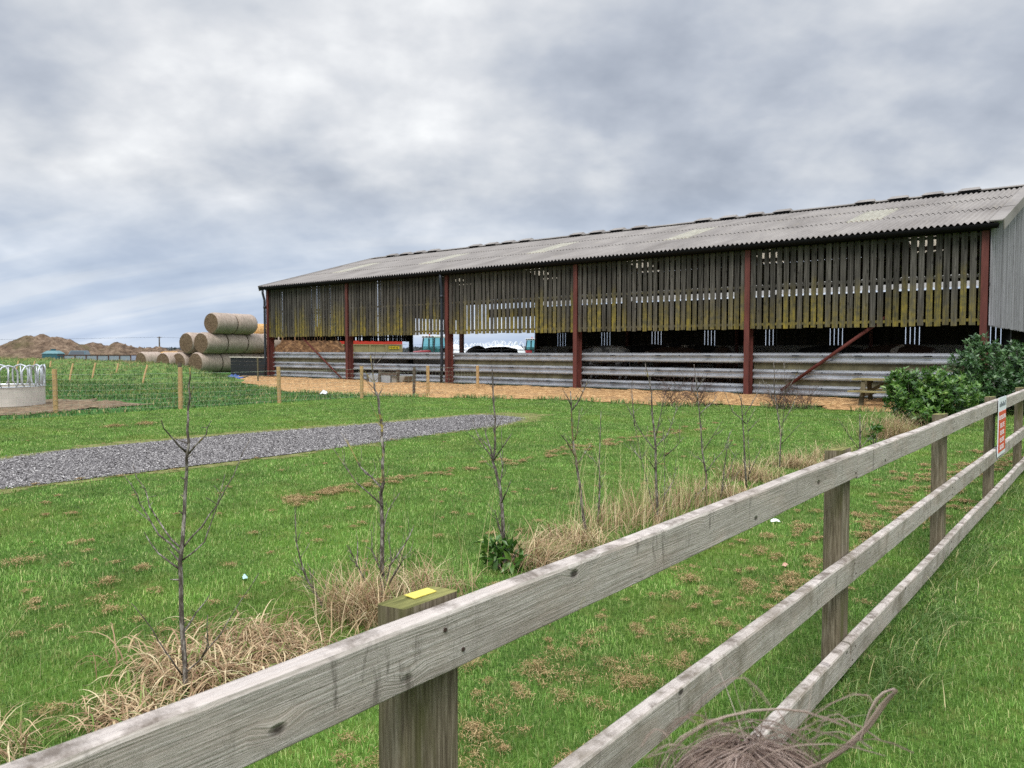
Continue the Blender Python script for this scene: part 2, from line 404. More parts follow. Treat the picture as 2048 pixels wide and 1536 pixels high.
def mat_bale():
    m, g, b = new_mat('net_wrapped_straw', .9, .15)
    o = P_obj(g); n = g.noise(g.mapping(o, (9, 40, 40)), 1.0, 4, .7); n2 = g.noise(o, 2.2, 5, .6); n3 = g.noise(g.mapping(o, (40, 5, 5)), 1.0, 4, .7)
    col = g.ramp(n3, [(.3, srgb(126, 110, 99)), (.5, srgb(168, 151, 138)), (.7, srgb(202, 187, 174))])
    col = g.mix(g.mapr(n2, .46, .7, 0, .4), col, srgb(124, 118, 102))
    col = g.mix(g.mapr(n, .56, .68, 0, .6), col, srgb(84, 76, 68))
    g.set(b.inputs['Base Color'], col); g.set(b.inputs['Normal'], g.bump(n3, .6, .02)); return m
def mat_gravel():
    m, g, b = new_mat('slate_gravel', .8, .35)
    p = P_pos(g); v = g.n('ShaderNodeTexVoronoi', {'Vector': g.mapping(p, (1, 1, 1)), 'Scale': 60.0})
    col = g.ramp(g.n('ShaderNodeSeparateXYZ', {0: v.outputs['Color']}).outputs[0], [(0, srgb(66, 64, 68)), (.6, srgb(112, 109, 114)), (1, srgb(166, 164, 168))])
    g.set(b.inputs['Base Color'], col); g.set(b.inputs['Normal'], g.bump(v.outputs['Distance'], 1.0, .03)); return m
def mat_rnd(name, stops, rough=.8, spec=.3):
    m, g, b = new_mat(name, rough, spec)
    g.set(b.inputs['Base Color'], g.ramp(rnd_attr(g), stops)); return m

M_rail, M_post = mat_rail(), mat_post()
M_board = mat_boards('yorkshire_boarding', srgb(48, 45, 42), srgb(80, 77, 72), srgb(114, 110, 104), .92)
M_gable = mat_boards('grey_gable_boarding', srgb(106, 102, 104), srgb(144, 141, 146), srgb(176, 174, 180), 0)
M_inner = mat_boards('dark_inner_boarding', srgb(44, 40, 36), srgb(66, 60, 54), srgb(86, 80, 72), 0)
M_red, M_galv, M_roof, M_light = mat_red(), mat_galv(), mat_roof(), mat_sky_sheet()
M_gutter = simple('black_gutter', srgb(16, 16, 18), .75, .15)
M_pipe = simple('grey_downpipe', srgb(40, 45, 54), .5, .4)
M_timber = simple('grey_green_backing_board', srgb(98, 94, 74), .9, .15, 0, .35, 3.0, .3)
M_stake = simple('new_treated_stake', srgb(176, 146, 104), .85, .2, 0, .2, 12.0, .2)
M_oldstake = simple('old_grey_stake', srgb(92, 82, 72), .9, .15, 0, .3, 12.0, .3)
M_wire = simple('fence_wire', srgb(150, 158, 140), .6, .3, .2)
M_conc = simple('concrete', srgb(140, 136, 128), .9, .2, 0, .2, 3.0, .2)
M_ground = mat_ground()
M_grass = mat_leafy('lawn_grass', [(0, srgb(68, 104, 38)), (.4, srgb(104, 148, 60)), (.72, srgb(138, 176, 86)), (.91, srgb(176, 194, 122)), (1, srgb(202, 190, 136))], .55, .3, .3, 1.9)
M_rough = mat_leafy('rough_pasture_grass', [(0, srgb(44, 76, 38)), (.45, srgb(70, 108, 54)), (.75, srgb(104, 130, 76)), (.9, srgb(150, 148, 100)), (1, srgb(172, 158, 112))], .65, .2, .3, .9)
M_long = mat_leafy('long_fence_grass', [(0, srgb(62, 94, 42)), (.5, srgb(98, 132, 66)), (.85, srgb(142, 164, 104)), (1, srgb(204, 190, 142))], .55, .25, .3)
M_dry = mat_leafy('dry_grass', [(0, srgb(124, 98, 74)), (.35, srgb(168, 140, 110)), (.68, srgb(204, 180, 142)), (.86, srgb(226, 210, 172)), (.90, srgb(132, 146, 82)), (1, srgb(104, 134, 62))], .8, .15, .25)
M_clip = mat_leafy('mown_clippings', [(0, srgb(96, 76, 50)), (.5, srgb(154, 128, 88)), (1, srgb(206, 182, 138))], .9, .1, .15)
M_laurel = mat_leafy('laurel_leaf', [(0, srgb(42, 74, 30)), (.5, srgb(74, 112, 44)), (.85, srgb(112, 146, 64)), (1, srgb(158, 178, 92))], .32, .5, .2)
M_laurel2 = mat_leafy('dark_laurel_leaf', [(0, srgb(36, 64, 34)), (.5, srgb(62, 96, 50)), (.85, srgb(92, 124, 72)), (1, srgb(134, 158, 102))], .34, .5, .15)
M_bark = mat_bark(); M_barky = mat_bark('lichened_bark', .53)
M_twig = simple('bramble_twig', srgb(92, 74, 70), .85, .2)
M_chip = mat_noisy('sawdust', [(.32, srgb(96, 70, 46)), (.46, srgb(170, 132, 90)), (.56, srgb(192, 154, 108)), (.7, srgb(218, 186, 140))], 7.0, bumpd=.10, extra=(1.6, .52, .70, .6, srgb(132, 108, 82)))
M_gravel = mat_gravel()
M_stone = mat_rnd('slate_chip', [(0, srgb(72, 69, 69)), (.45, srgb(112, 108, 108)), (.85, srgb(142, 138, 136)), (1, srgb(204, 200, 196))], .8, .25)
M_mud = mat_noisy('trodden_mud', [(.3, srgb(70, 56, 44)), (.5, srgb(116, 98, 78)), (.7, srgb(156, 138, 112))], 5.0, bumpd=.08)
M_soil = mat_noisy('heaped_soil', [(.32, srgb(66, 54, 44)), (.5, srgb(108, 90, 74)), (.68, srgb(146, 126, 106))], 1.3, bumpd=.5, extra=(.22, .52, .66, .6, srgb(86, 84, 54)))
M_dung = mat_noisy('manure', [(.3, srgb(46, 32, 22)), (.5, srgb(94, 68, 46)), (.7, srgb(150, 116, 80))], 4.0, bumpd=.15)
M_bank = mat_noisy('bank_turf', [(.3, srgb(58, 84, 42)), (.5, srgb(88, 116, 58)), (.7, srgb(130, 138, 82))], 2.2, bumpd=.1)
M_bale = mat_bale()
M_baleend = mat_noisy('bale_end_straw', [(.3, srgb(66, 52, 40)), (.5, srgb(108, 90, 72)), (.7, srgb(140, 120, 98))], 13.0, bumpd=.05)
M_straw = mat_noisy('fresh_straw', [(.3, srgb(150, 110, 64)), (.5, srgb(200, 158, 104)), (.7, srgb(224, 190, 140))], 8.0, bumpd=.05)

# ------------------------------------------------------------------ setting: ground, path, banks
path_px = [(-260, 962), (0, 925), (160, 899), (430, 875), (690, 855), (850, 842), (950, 832), (995, 832), (1030, 837), (1018, 843), (975, 853), (815, 873), (555, 912), (305, 943), (0, 976), (-260, 1014)]
path_poly = [at(x, y) for x, y in path_px]
chip_front = [(470, 763), (520, 775), (560, 783), (640, 788), (730, 792), (850, 795), (960, 797), (1100, 800), (1250, 808), (1350, 814), (1450, 811), (1600, 815), (1720, 823), (1790, 826), (1860, 826)]
chip_edge = [at(x, y) for x, y in chip_front]
BX0, BX1, BY0, BY1 = -33.35, -2.75, 22.2, 36.5   # barn footprint
chip_poly = [(v.x, v.y) for v in chip_edge] + [(BX1+.4, BY0+.1), (BX0-2.5, BY0+.1)]
mud_poly = [(at(x, y).x, at(x, y).y) for x, y in [(-300, 800), (0, 796), (140, 799), (250, 803), (310, 809), (240, 815), (120, 824), (0, 834), (-300, 860)]]

def axis_vals(lo, hi, step0, near, far_n):
    a = list(np.arange(-near, near+1e-6, step0)); g_ = np.geomspace(near, hi, far_n)[1:]
    return np.array([-x for x in g_[::-1]] + a + list(g_))
xs = axis_vals(-2600, 2600, 1.0, 60, 22); ys = axis_vals(-2600, 2600, 1.0, 60, 22)
gx, gy = np.meshgrid(xs, ys, indexing='ij'); nX, nY = gx.shape
V = np.stack([gx.ravel(), gy.ravel(), 0*gx.ravel()], 1)
idx = np.arange(nX*nY).reshape(nX, nY)
F = np.stack([idx[:-1, :-1].ravel(), idx[1:, :-1].ravel(), idx[1:, 1:].ravel(), idx[:-1, 1:].ravel()], 1)
tag(np_mesh('ground', V, F, M_ground), kind='structure')

def sheet(name, poly, z, m, step=.25, hfun=None, edge=.0):
    xs_ = [p[0] for p in poly]; ys_ = [p[1] for p in poly]
    gx, gy = np.meshgrid(np.arange(min(xs_)-step, max(xs_)+step, step), np.arange(min(ys_)-step, max(ys_)+step, step), indexing='ij')
    P = np.stack([gx.ravel(), gy.ravel()], 1)
    jit = np.array([[fbm(x*1.3, y*1.3, 3.0)*edge, fbm(x*1.3+9, y*1.3, 7.0)*edge] for x, y in P]) if edge else 0
    ins = inpoly(P+jit, poly).reshape(gx.shape)
    keep = ins[:-1, :-1] & ins[1:, :-1] & ins[1:, 1:] & ins[:-1, 1:]
    idx = np.arange(gx.size).reshape(gx.shape)
    F = np.stack([idx[:-1, :-1][keep], idx[1:, :-1][keep], idx[1:, 1:][keep], idx[:-1, 1:][keep]], 1)
    Z = np.array([hfun(x, y) for x, y in P]) if hfun else np.full(len(P), z)
    V = np.stack([P[:, 0], P[:, 1], Z], 1)
    used = np.unique(F); remap = -np.ones(len(V), int); remap[used] = np.arange(len(used))
    return np_mesh(name, V[used], remap[F], m, smooth=hfun is not None)
M_verge = mat_noisy('worn_verge', [(.3, srgb(84, 84, 48)), (.5, srgb(112, 112, 66)), (.7, srgb(138, 132, 92))], 6.0, bumpd=.03)
cen = Vector((sum(v.x for v in path_poly), sum(v.y for v in path_poly), 0))/len(path_poly)
verge_px = [(-260, 950), (0, 914), (160, 890), (430, 867), (690, 848), (850, 835), (955, 825), (1020, 824), (1100, 829), (1085, 840), (1000, 855), (820, 878), (560, 918), (310, 951), (0, 987), (-260, 1030)]
verge_poly = [(at(x, y).x, at(x, y).y) for x, y in verge_px]
tag(sheet('worn_verge', verge_poly, .004, M_verge, .1, None, .35), kind='structure')
tag(sheet('gravel_path', [(v.x, v.y) for v in path_poly], .008, M_gravel, .08, None, .22), kind='structure')
def chip_front_y(x):                      # front edge of the sawdust at X
    e = chip_edge
    for a, b in zip(e[:-1], e[1:]):
        if min(a.x, b.x) <= x <= max(a.x, b.x) and abs(a.x-b.x) > 1e-6:
            return a.y+(b.y-a.y)*(x-a.x)/(b.x-a.x)
    return e[0].y if x < e[0].x else e[-1].y
def chip_h(x, y):
    y0 = chip_front_y(x); t = max(0, min(1, (y-y0)/max(.5, BY0-.3-y0)))
    return .012+.17*t*t*(3-2*t)+t*(1-t*.6)*.10*abs(fbm(x*.9, y*.9))+.03*t*fbm(x*3, y*3)
tag(sheet('sawdust_bank', chip_poly, 0, M_chip, .15, chip_h, .5), kind='structure')
tag(sheet('mud_patch', mud_poly, 0, M_mud, .15, lambda x, y: .012+.05*max(0, fbm(x*2.2, y*2.2)), .7), kind='structure')

def mound(name, cx, cy, ax, ay, rot, h, m, n=60, rough=.25, freq=.5, profile=1.0, kind='structure'):
    vs_, fs = [], []
    for i in range(n+1):
        for j in range(n+1):
            u, v = i/n*2-1, j/n*2-1; r = math.hypot(u, v)
            t = max(0, 1-r); z = h*(t*t*(3-2*t))**profile
            x, y = u*ax, v*ay; c, s = math.cos(rot), math.sin(rot)
            X, Y = cx+x*c-y*s, cy+x*s+y*c
            z = z*(1+rough*fbm(X*freq, Y*freq, 1.0))+(.4*rough*h*max(0, t)*fbm(X*freq*2.7, Y*freq*2.7, 5.0))-.03*(r > .97)
            vs_.append((X, Y, max(z, -.05)))
    for i in range(n):
        for j in range(n):
            a = i*(n+1)+j; fs.append((a, a+n+1, a+n+2, a+1))
    b = MB(); b.add(vs_, fs); o = b.build(name, m, smooth=True)
    if kind: tag(o, kind=kind)
    return o
# grassy bank behind the leaning stakes
def bank_h(x, y):
    yc = 18.6 + .04*(x+40); t = max(0, 1-abs(y-yc)/3.1)
    endf = max(0, min(1, (-31.6-x)/4.2)); hh = .72+.22*max(0, min(1, (-34-x)/12.0))
    return hh*(t*t*(3-2*t))*endf*(endf*(2-endf)) + .16*t*endf*fbm(x*.55, y*.7) + .06*t*endf*fbm(x*2.1, y*2.1) - .02*(t <= 0.01)
bk = [(-75, 14.0), (-31.4, 15.4), (-31.4, 22.0), (-75, 20.4)]
tag(sheet('grass_bank', bk, 0, M_bank, .3, bank_h), kind='structure')

# ------------------------------------------------------------------ barn
barn = thing('cattle_barn', 'long open fronted cattle barn with slatted timber upper walls and grey corrugated roof', 'barn')
EAVE, RIDGE, YR = 4.66, 6.66, (BY0+BY1)/2
bays = [BX0+(BX1-BX0)*i/5 for i in range(6)]
pitch_ = math.atan2(RIDGE-EAVE, YR-BY0)
def roof_z(y): return RIDGE-abs(y-YR)*(RIDGE-EAVE)/(YR-BY0)
# steel columns of the frame
def column(x, y0, y1, top, fl=.155):
    b = MB(); t = .02
    b.box((x-fl/2, y0, -.1), (x+fl/2, y0+t, top)); b.box((x-fl/2, y1-t, -.1), (x+fl/2, y1, top)); b.box((x-.012, y0+t, -.1), (x+.012, y1-t, top))
    return b.build('column', M_red, barn)
for x in bays:
    xx = min(max(x, BX0+.09), BX1-.09)
    column(xx, BY0-.03, BY0+.30, EAVE-.06); column(xx, BY1-.30, BY1+.0, EAVE-.06)
    b = MB()
    for ya, yb in ((BY0+.1, YR), (BY1-.1, YR)):
        b.bar((xx, ya, roof_z(ya)-.32), (xx, yb, roof_z(yb)-.32), .14, .30)
    b.build('rafter', M_red, barn)
# intermediate gable posts and back-wall posts
for y in (BY0+4.9, BY0+9.7):
    for x in (BX0+.1, BX1-.1):
        b = MB(); b.box((x-.09, y-.09, 0), (x+.09, y+.09, roof_z(y)-.35)); b.build('column', M_gutter, barn)
b = MB()
for k in range(1, 6):
    for s in (-1, 1):
        y = YR+s*(k*1.32); b.box((BX0+.05, y-.035, roof_z(y)-.22), (BX1-.05, y+.035, roof_z(y)-.055))
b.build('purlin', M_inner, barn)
# roof: corrugated sheets in three courses a side, rooflight sheets let into the middle course
PW, AMP = .146, .030
sky_x = [bays[i]+3.06+(-.45 if i < 5 else 0) for i in range(5)]
def corr(xa, xb, ya, yb, lift, m, name, parent):
    n = int(round((xb-xa)/PW*8)); xs_ = np.linspace(xa, xb, n+1)
    wave = AMP*np.cos(2*np.pi*(xs_-BX0)/PW)
    V, F = [], []
    for y, dz in ((ya, lift+.022), (yb, lift)):
        V.append(np.stack([xs_, np.full(n+1, y), roof_z(y)+dz+wave], 1))
    V = np.concatenate(V); a = np.arange(n)
    F = np.stack([a, a+1, a+n+2, a+n+1], 1)
    return V, F
def roof_side(sgn):
    Vs, Fs, off = [], [], 0
    ext = .22
    ylist = [BY0-ext, BY0+2.35, BY0+4.75, YR-.02] if sgn > 0 else [BY1+ext, BY1-2.35, BY1-4.75, YR+.02]
    XA, XB = BX0-.14, BX1+.16
    for c in range(3):
        ya, yb = ylist[c], ylist[c+1]; yb2 = yb+(.12 if sgn > 0 else -.12) if c < 2 else yb
        segs = [(XA, XB)]
        if c == 1:
            segs = []; x0 = XA
            for sx in sky_x: segs.append((x0, sx-.5)); x0 = sx+.5
            segs.append((x0, XB))
            for sx in sky_x:
                V, F = corr(sx-.5, sx+.5, ya, yb2, .004, None, None, None)
                o = np_mesh('rooflight', V, F, M_light, parent=barn, smooth=True)
        for xa, xb in segs:
            V, F = corr(xa, xb, ya, yb2, 0, None, None, None); Vs.append(V); Fs.append(F+off); off += len(V)
    o = np_mesh('roof_sheeting', np.concatenate(Vs), np.concatenate(Fs), M_roof, parent=barn, smooth=True)
roof_side(1); roof_side(-1)
b = MB()                                   # ridge capping
for s in (-1, 1):
    b.bar((BX0-.16, YR+s*.13, RIDGE+.035), (BX1+.18, YR+s*.13, RIDGE+.035), .29, .02, up=(0, -s*-math.sin(pitch_), math.cos(pitch_)))
b.build('ridge_cap', M_roof, barn)
for i in range(5):
    xc = (bays[i]+bays[i+1])/2
    for k in (-1.6, -.53, .53, 1.6):
        b = MB(); x = xc+k
        b.hexa([(x-.33, YR-.36, RIDGE+.03), (x+.33, YR-.36, RIDGE+.03), (x+.33, YR+.36, RIDGE+.03), (x-.33, YR+.36, RIDGE+.03),
                (x-.25, YR-.04, RIDGE+.16), (x+.25, YR-.04, RIDGE+.16), (x+.25, YR+.04, RIDGE+.16), (x-.25, YR+.04, RIDGE+.16)])
        vo = b.build('ridge_vent', M_roof, barn)
        b = MB(); b.box((x-.25, YR-.31, RIDGE-.06), (x+.25, YR+.31, RIDGE+.028)); b.build('vent_opening', M_gutter, vo)
# half round gutter under the front eave, with brackets
b = MB(); n = 10; gyc, gz = BY0-.20, EAVE-.115
for xa, xb in ((BX0-.2, BX1+.2),):
    V = []
    for x in (xa, xb):
        for j in range(n+1):
            a = math.pi*(1+j/n); V.append((x, gyc+.105*math.cos(a), gz+.03+.125*math.sin(a)))
    b.add(V, [(j, j+1, n+2+j, n+1+j) for j in range(n)]+[tuple(range(n+1)), tuple(range(2*n+1, n, -1))])
b.box((BX0-.02, BY0-.07, EAVE-.22), (BX1+.02, BY0-.035, EAVE-.06))
b.build('gutter', M_gutter, barn)
for x, yo in ((bays[0]-.02, .1), (bays[2]-.14, .14)):
    b = MB(); b.tube([(x, gyc, gz-.07), (x, gyc, gz-.25), (x, BY0-yo-.0, gz-.6), (x, BY0-yo, 1.2), (x+.0, BY0-yo-.04, -.05)], .058, 10)
    b.tube([(x, BY0-yo, 3.55), (x, BY0-yo, 3.67)], .072, 10); b.build('downpipe', M_pipe, barn, smooth=True)
# upper front boarding, bay by bay
bw, bp = .142, .186
for i in range(5):
    x0, x1 = bays[i]+.085, bays[i+1]-.085
    n = int((x1-x0)/bp); st = (x1-x0-bw)/(n-1) if n > 1 else bp
    b = MB()
    for k in range(n):
        x = x0+k*st+random.uniform(-.008, .008); zb = 2.12+random.uniform(-.015, .02); w = bw*random.uniform(.95, 1.04)
        y = BY0+.045+random.uniform(0, .008); tilt = random.uniform(-.01, .01)
        b.hexa([(x, y, zb), (x+w, y, zb), (x+w, y+.02, zb), (x, y+.02, zb), (x+tilt, y, 4.46), (x+w+tilt, y, 4.46), (x+w+tilt, y+.02, 4.46), (x+tilt, y+.02, 4.46)])
    for z in (2.22, 3.32, 4.34):
        b.box((bays[i]+.09, BY0+.075, z), (bays[i+1]-.09, BY0+.122, z+.07))
    b.build('board_cladding', M_board, barn)
# guard rails of the lower front: W profile
def wbeam(x0, x1, zc, y, h=.30):
    prof = [(0.0, -.5), (.075, -.40), (.08, -.28), (.005, -.10), (.0, 0), (.005, .10), (.08, .28), (.075, .40), (.0, .5)]
    b = MB(); V = []
    for x in (x0, x1):
        for d, t in prof: V.append((x, y-d, zc+t*h))
    m = len(prof)
    b.add(V, [(j, j+1, m+j+1, m+j) for j in range(m-1)])
    return b
slot_m = M_gutter
for i in range(5):
    for zc in (1.255, .775, .33):
        dz = random.uniform(-.012, .012)
        s = wbeam(bays[i]+.09, bays[i+1]-.09, zc+dz, BY0+.34); s.mi = 1
        for t in (.22, .5, .78):
            xm = bays[i]+6.12*t; s.box((xm-.10, BY0+.257, zc+dz+.055), (xm+.10, BY0+.263, zc+dz+.085))
            xm += .75; s.box((xm-.02, BY0+.257, zc+dz+.06), (xm+.02, BY0+.262, zc+dz+.09))
        s.build('guard_rail', [M_galv, slot_m], barn)
    if i in (0, 2, 4):
        b = MB()
        b.box((bays[i]+.1, BY0+.346, .86), (bays[i+1]-.1, BY0+.39, 1.16)); b.box((bays[i]+.1, BY0+.346, .42), (bays[i+1]-.1, BY0+.39, .69)); b.box((bays[i]+.1, BY0+.346, .05), (bays[i+1]-.1, BY0+.39, .30))
        b.build('backing_board', M_timber, barn)
# wind braces
M_brace = simple('rusty_brace', srgb(92, 48, 42), .75, .2, 0, .25)
def brace(pa, pb, r):
    b = MB(); b.tube([pa, pb], r*.84, 10); b.build('brace', M_brace, barn, smooth=True)
def on_front(px, py, y=BY0+.1):           # photo pixel on the front plane
    d = ray(px, py); return Vector((0, 0, H))+d*(y/d.y)
brace(on_front(1562, 781, BY0+.19), on_front(1775, 632, BY0+.19), .056)
brace(on_front(690, 764, BY0+.19), on_front(585, 655, BY0+.19), .05)
# near gable: close grey boarding up to the verge
xg = BX1+.02
b = MB(); y = BY0-.02
while y < BY1:
    w = .15*random.uniform(.9, 1.05); y2 = min(y+w, BY1+.02); x = xg+random.uniform(0, .012)
    za, zb = roof_z(max(y, BY0))-.06, roof_z(y2-.006)-.06; z0 = 2.1+random.uniform(-.02, .02)
    b.hexa([(x, y, z0), (x+.022, y, z0), (x+.022, y2-.006, z0), (x, y2-.006, z0), (x, y, za), (x+.022, y, za), (x+.022, y2-.006, zb), (x, y2-.006, zb)])
    y = y2
b.build('gable_cladding', M_gable, barn)
for x in (BX0-.15, BX1+.15):               # roof verge trim in lengths
    for ya, yb in ((BY0-.24, YR), (BY1+.24, YR)):
        b = MB()
        for k in range(3):
            a_, c_ = ya+(yb-ya)*k/3, ya+(yb-ya)*(k+1)/3-(yb-ya)*.002
            b.bar((x, a_, roof_z(a_)+.035+.01*(k % 2)), (x, c_, roof_z(c_)+.035+.01*(k % 2)), .30, .03)
            sx = .15 if x > -10 else -.15
            b.bar((x+sx+.013*(1 if sx > 0 else -1), a_, roof_z(a_)-.06), (x+sx+.013*(1 if sx > 0 else -1), c_, roof_z(c_)-.06), .02, .26)
        b.build('verge_trim', M_roof, barn)
# far gable: boarding with a higher lower edge in the last part
xg = BX0-.03
b = MB(); y = BY0
while y < BY1:
    w = .145; y2 = y+w; z0 = 1.99+random.uniform(-.02, .02) if y < BY0+9.6 else 3.38
    b.hexa([(xg-.02, y, z0), (xg, y, z0), (xg, y2, z0), (xg-.02, y2, z0), (xg-.02, y, roof_z(y)-.06), (xg, y, roof_z(y)-.06), (xg, y2, roof_z(y2)-.06), (xg-.02, y2, roof_z(y2)-.06)])
    y = y2+(random.choice((.015, .02, .02, .03, .03, .09)) if y < BY0+9.6 else .012)
b.box((xg+.01, BY0+.35, 2.2), (xg+.08, BY0+9.6, 2.27)); b.box((xg+.01, BY0+.35, 3.4), (xg+.08, BY1-.35, 3.47))
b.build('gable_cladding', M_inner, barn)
b = MB(); b.box((xg-.08, BY0+.35, 0), (xg+.02, BY1-.35, 1.05)); b.build('concrete_panel', M_conc, barn)
# back wall
b = MB(); x = bays[0]+2.2; slit = 0
k = 0
while x < BX1-.1:
    openbay = x < bays[1]-.05
    z0 = 3.5 if openbay else 1.55
    b.box((x, BY1-.02, z0), (x+.15, BY1, 4.02))
    ph = ((x-bays[1]) % 3.06)
    gap = .028 if (not openbay and 1.1 < ph < 1.75) else .001
    x += .15+gap
b.box((bays[1]+.1, BY1-.10, 2.48), (BX1-.2, BY1-.025, 4.03)); b.box((bays[0]+.2, BY1-.12, 4.34), (BX1-.2, BY1-.03, 4.56)); b.box((bays[0]+2.2, BY1-.1, 3.52), (bays[1]-.1, BY1-.025, 3.6))
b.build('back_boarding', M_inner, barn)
b = MB(); b.box((bays[1]+.1, BY1-.15, 0), (BX1-.1, BY1-.03, 1.72)); b.box((bays[0]+.2, BY1-.15, 0), (bays[1]-.1, BY1-.03, 1.0)); b.build('concrete_panel', M_conc, barn)
b = MB(); b.box((BX1-.02, BY0+.35, 0), (BX1+.05, BY1-.3, 1.3)); b.build('concrete_panel', M_conc, barn)
tag(sheet('straw_bedding', [(BX0+.15, BY0+.45), (BX1-.1, BY0+.45), (BX1-.1, BY1-.2), (BX0+.15, BY1-.2)], 0, M_dung, .3, lambda x, y: .30+.05*fbm(x, y)), kind='structure')

# lighter roofed open shed right behind the barn
shed = thing('open_shed', 'pale roofed open shed standing close behind the long barn, glimpsed between its slats', 'shed')
b = MB(); n = int(25/PW*4); xs_ = np.linspace(-28.5, -3.0, n+1); wave = AMP*np.cos(2*np.pi*xs_/PW)
V = np.concatenate([np.stack([xs_, np.full(n+1, 37.6), 4.20+wave], 1), np.stack([xs_, np.full(n+1, 44.0), 6.1+wave], 1)]); a = np.arange(n)
M_pale = simple('pale_roof_sheet', srgb(128, 126, 122), .8, .2, 0, .1)
np_mesh('roof', V, np.stack([a, a+1, a+n+2, a+n+1], 1), M_pale, parent=shed, smooth=True)
for x in np.linspace(-28, -3.5, 5):
    for y, h in ((38.0, 4.25), (43.6, 5.9)):
        b = MB(); b.box((x-.08, y-.08, 0), (x+.08, y+.08, h)); b.build('post', M_gutter, shed)

# ------------------------------------------------------------------ post and rail fence by the camera
M_nail = simple('rusty_nail', srgb(64, 50, 44), .7, .3)
fence = thing('rail_fence', 'weathered silver grey three rail timber fence running away beside the camera', 'fence')
FX = -.99
posts_y = [-1.50, 1.005, 3.67, 6.13, 8.645, 11.07, 13.5, 15.95]
for i, y in enumerate(posts_y):
    b = MB(); zt = (1.034 if i == 1 else 1.046)+random.uniform(-.004, .004); w = .142; n = 10
    tilt = random.uniform(-.006, .006)
    V = []
    prof = [(-.072, -w/2), (-.005, -w/2), (0, -w/2+.005), (0, w/2-.005), (-.005, w/2), (-.072, w/2), (-.077, w/2-.005), (-.077, -w/2+.005)]
    for k in range(n+1):
        z = -.3+(zt+.3)*k/n
        for px_, py_ in prof: V.append((FX+px_*(1+.012*fbm(z*4, i))+.002*fbm(z*5, i+7)+tilt*z, y+py_*(1+.02*fbm(z*4, i+3)), z+(.012*(px_+.07)/.15 if k == n else 0)))
    m = len(prof)
    F = [(k*m+j, k*m+(j+1) % m, (k+1)*m+(j+1) % m, (k+1)*m+j) for k in range(n) for j in range(m)]+[tuple(n*m+j for j in range(m))]
    b.add(V, F); po = b.build('post', M_post, fence)
    if i == 1:
        q = MB(); c4 = [(-1.056, .992), (-1.026, .990), (-1.025, 1.047), (-1.053, 1.050)]
        q.hexa([(x_, y_, zt+.004) for x_, y_ in c4]+[(x_, y_, zt+.0055) for x_, y_ in c4])
        q.build('yellow_tag', simple('yellow_plastic', srgb(214, 198, 92), .6, .3, 0, .12, 60.0), po)
def rail(y0, y1, ztop, seed):
    h, t = .113, .044; n = max(8, int((y1-y0)/.12)); V = []
    prof = [(0, -h), (t-.003, -h), (t, -h+.003), (t, -.009), (t-.004, -.003), (t-.011, 0), (.008, 0), (.002, -.003), (0, -.009)]
    m = len(prof)
    for k in range(n+1):
        y = y0+(y1-y0)*k/n
        wx = .0035*fbm(y*.6, seed)+.0008*fbm(y*5, seed+4); wz = .007*fbm(y*.45, seed+9)
        for px_, pz_ in prof:
            V.append((FX+.001+px_+wx+.0006*fbm(y*7, pz_*60, seed), y, ztop+pz_+wz+.0012*fbm(y*4, px_*90, seed+2)))
    F = [(k*m+j, (k+1)*m+j, (k+1)*m+(j+1) % m, k*m+(j+1) % m) for k in range(n) for j in range(m)]
    F += [tuple(range(m)), tuple(n*m+j for j in range(m-1, -1, -1))]
    b = MB(); b.add(V, F); b.mi = 1
    for yp in posts_y:
        for dz_ in (-.032, -.082):
            yn = yp+random.uniform(-.03, .03)
            if y0+.02 < yn < y1-.02: b.tube([(FX+t-.004, yn, ztop+dz_), (FX+t+.0045, yn, ztop+dz_)], .0042, 8)
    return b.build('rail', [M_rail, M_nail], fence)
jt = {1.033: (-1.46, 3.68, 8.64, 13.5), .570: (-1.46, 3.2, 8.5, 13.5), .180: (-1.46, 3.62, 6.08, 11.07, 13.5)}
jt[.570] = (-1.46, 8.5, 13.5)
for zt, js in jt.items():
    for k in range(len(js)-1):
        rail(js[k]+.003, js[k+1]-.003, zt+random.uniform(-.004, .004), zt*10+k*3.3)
# sign hung on the rails
sx0 = FX+.052
sg = thing('warning_sign', 'red and white safety sign fixed to the rails of the weathered fence', 'sign', (sx0, 8.40, 0))
ys0, ys1 = 0.0, .54
b = MB(); b.box((0, ys0, .50), (.006, ys1, 1.052)); b.build('panel', simple('white_sign', srgb(226, 230, 236), .4, .4, 0, .03), sg)
M_sred = simple('red_sign', srgb(214, 66, 48), .4, .4, 0, .05)
b = MB(); b.box((.0061, ys0+.02, .535), (.0085, ys1-.02, .92)); b.build('red_field', M_sred, sg)
b = MB()
def marks(z, h, ya, yb, n):
    st = (yb-ya)/n
    for k in range(n):
        y = ya+k*st; c = k % 4
        b.box((.0086, y, z), (.0100, y+st*.22, z+h))
        if c != 1: b.box((.0086, y+st*.22, z+h*.80), (.0100, y+st*.72, z+h))
        if c != 2: b.box((.0086, y+st*.22, z), (.0100, y+st*.72, z+h*.2))
        if c in (0, 3): b.box((.0086, y+st*.22, z+h*.42), (.0100, y+st*.65, z+h*.58))
marks(.845, .038, ys0+.03, ys1-.03, 10)
for z, n in ((.765, 4), (.695, 6), (.625, 5), (.557, 6)): marks(z, .042, ys0+.12, ys1-.12, n)
b.build('lettering', MATS['white_sign'], sg)
b = MB()
for k in range(6):
    y = ys0+.05+k*.075; b.box((.0062, y, .965), (.0080, y+.045, .965+.030+.018*(k % 2)))
b.build('logo', simple('sign_grey', srgb(92, 98, 108), .5), sg)

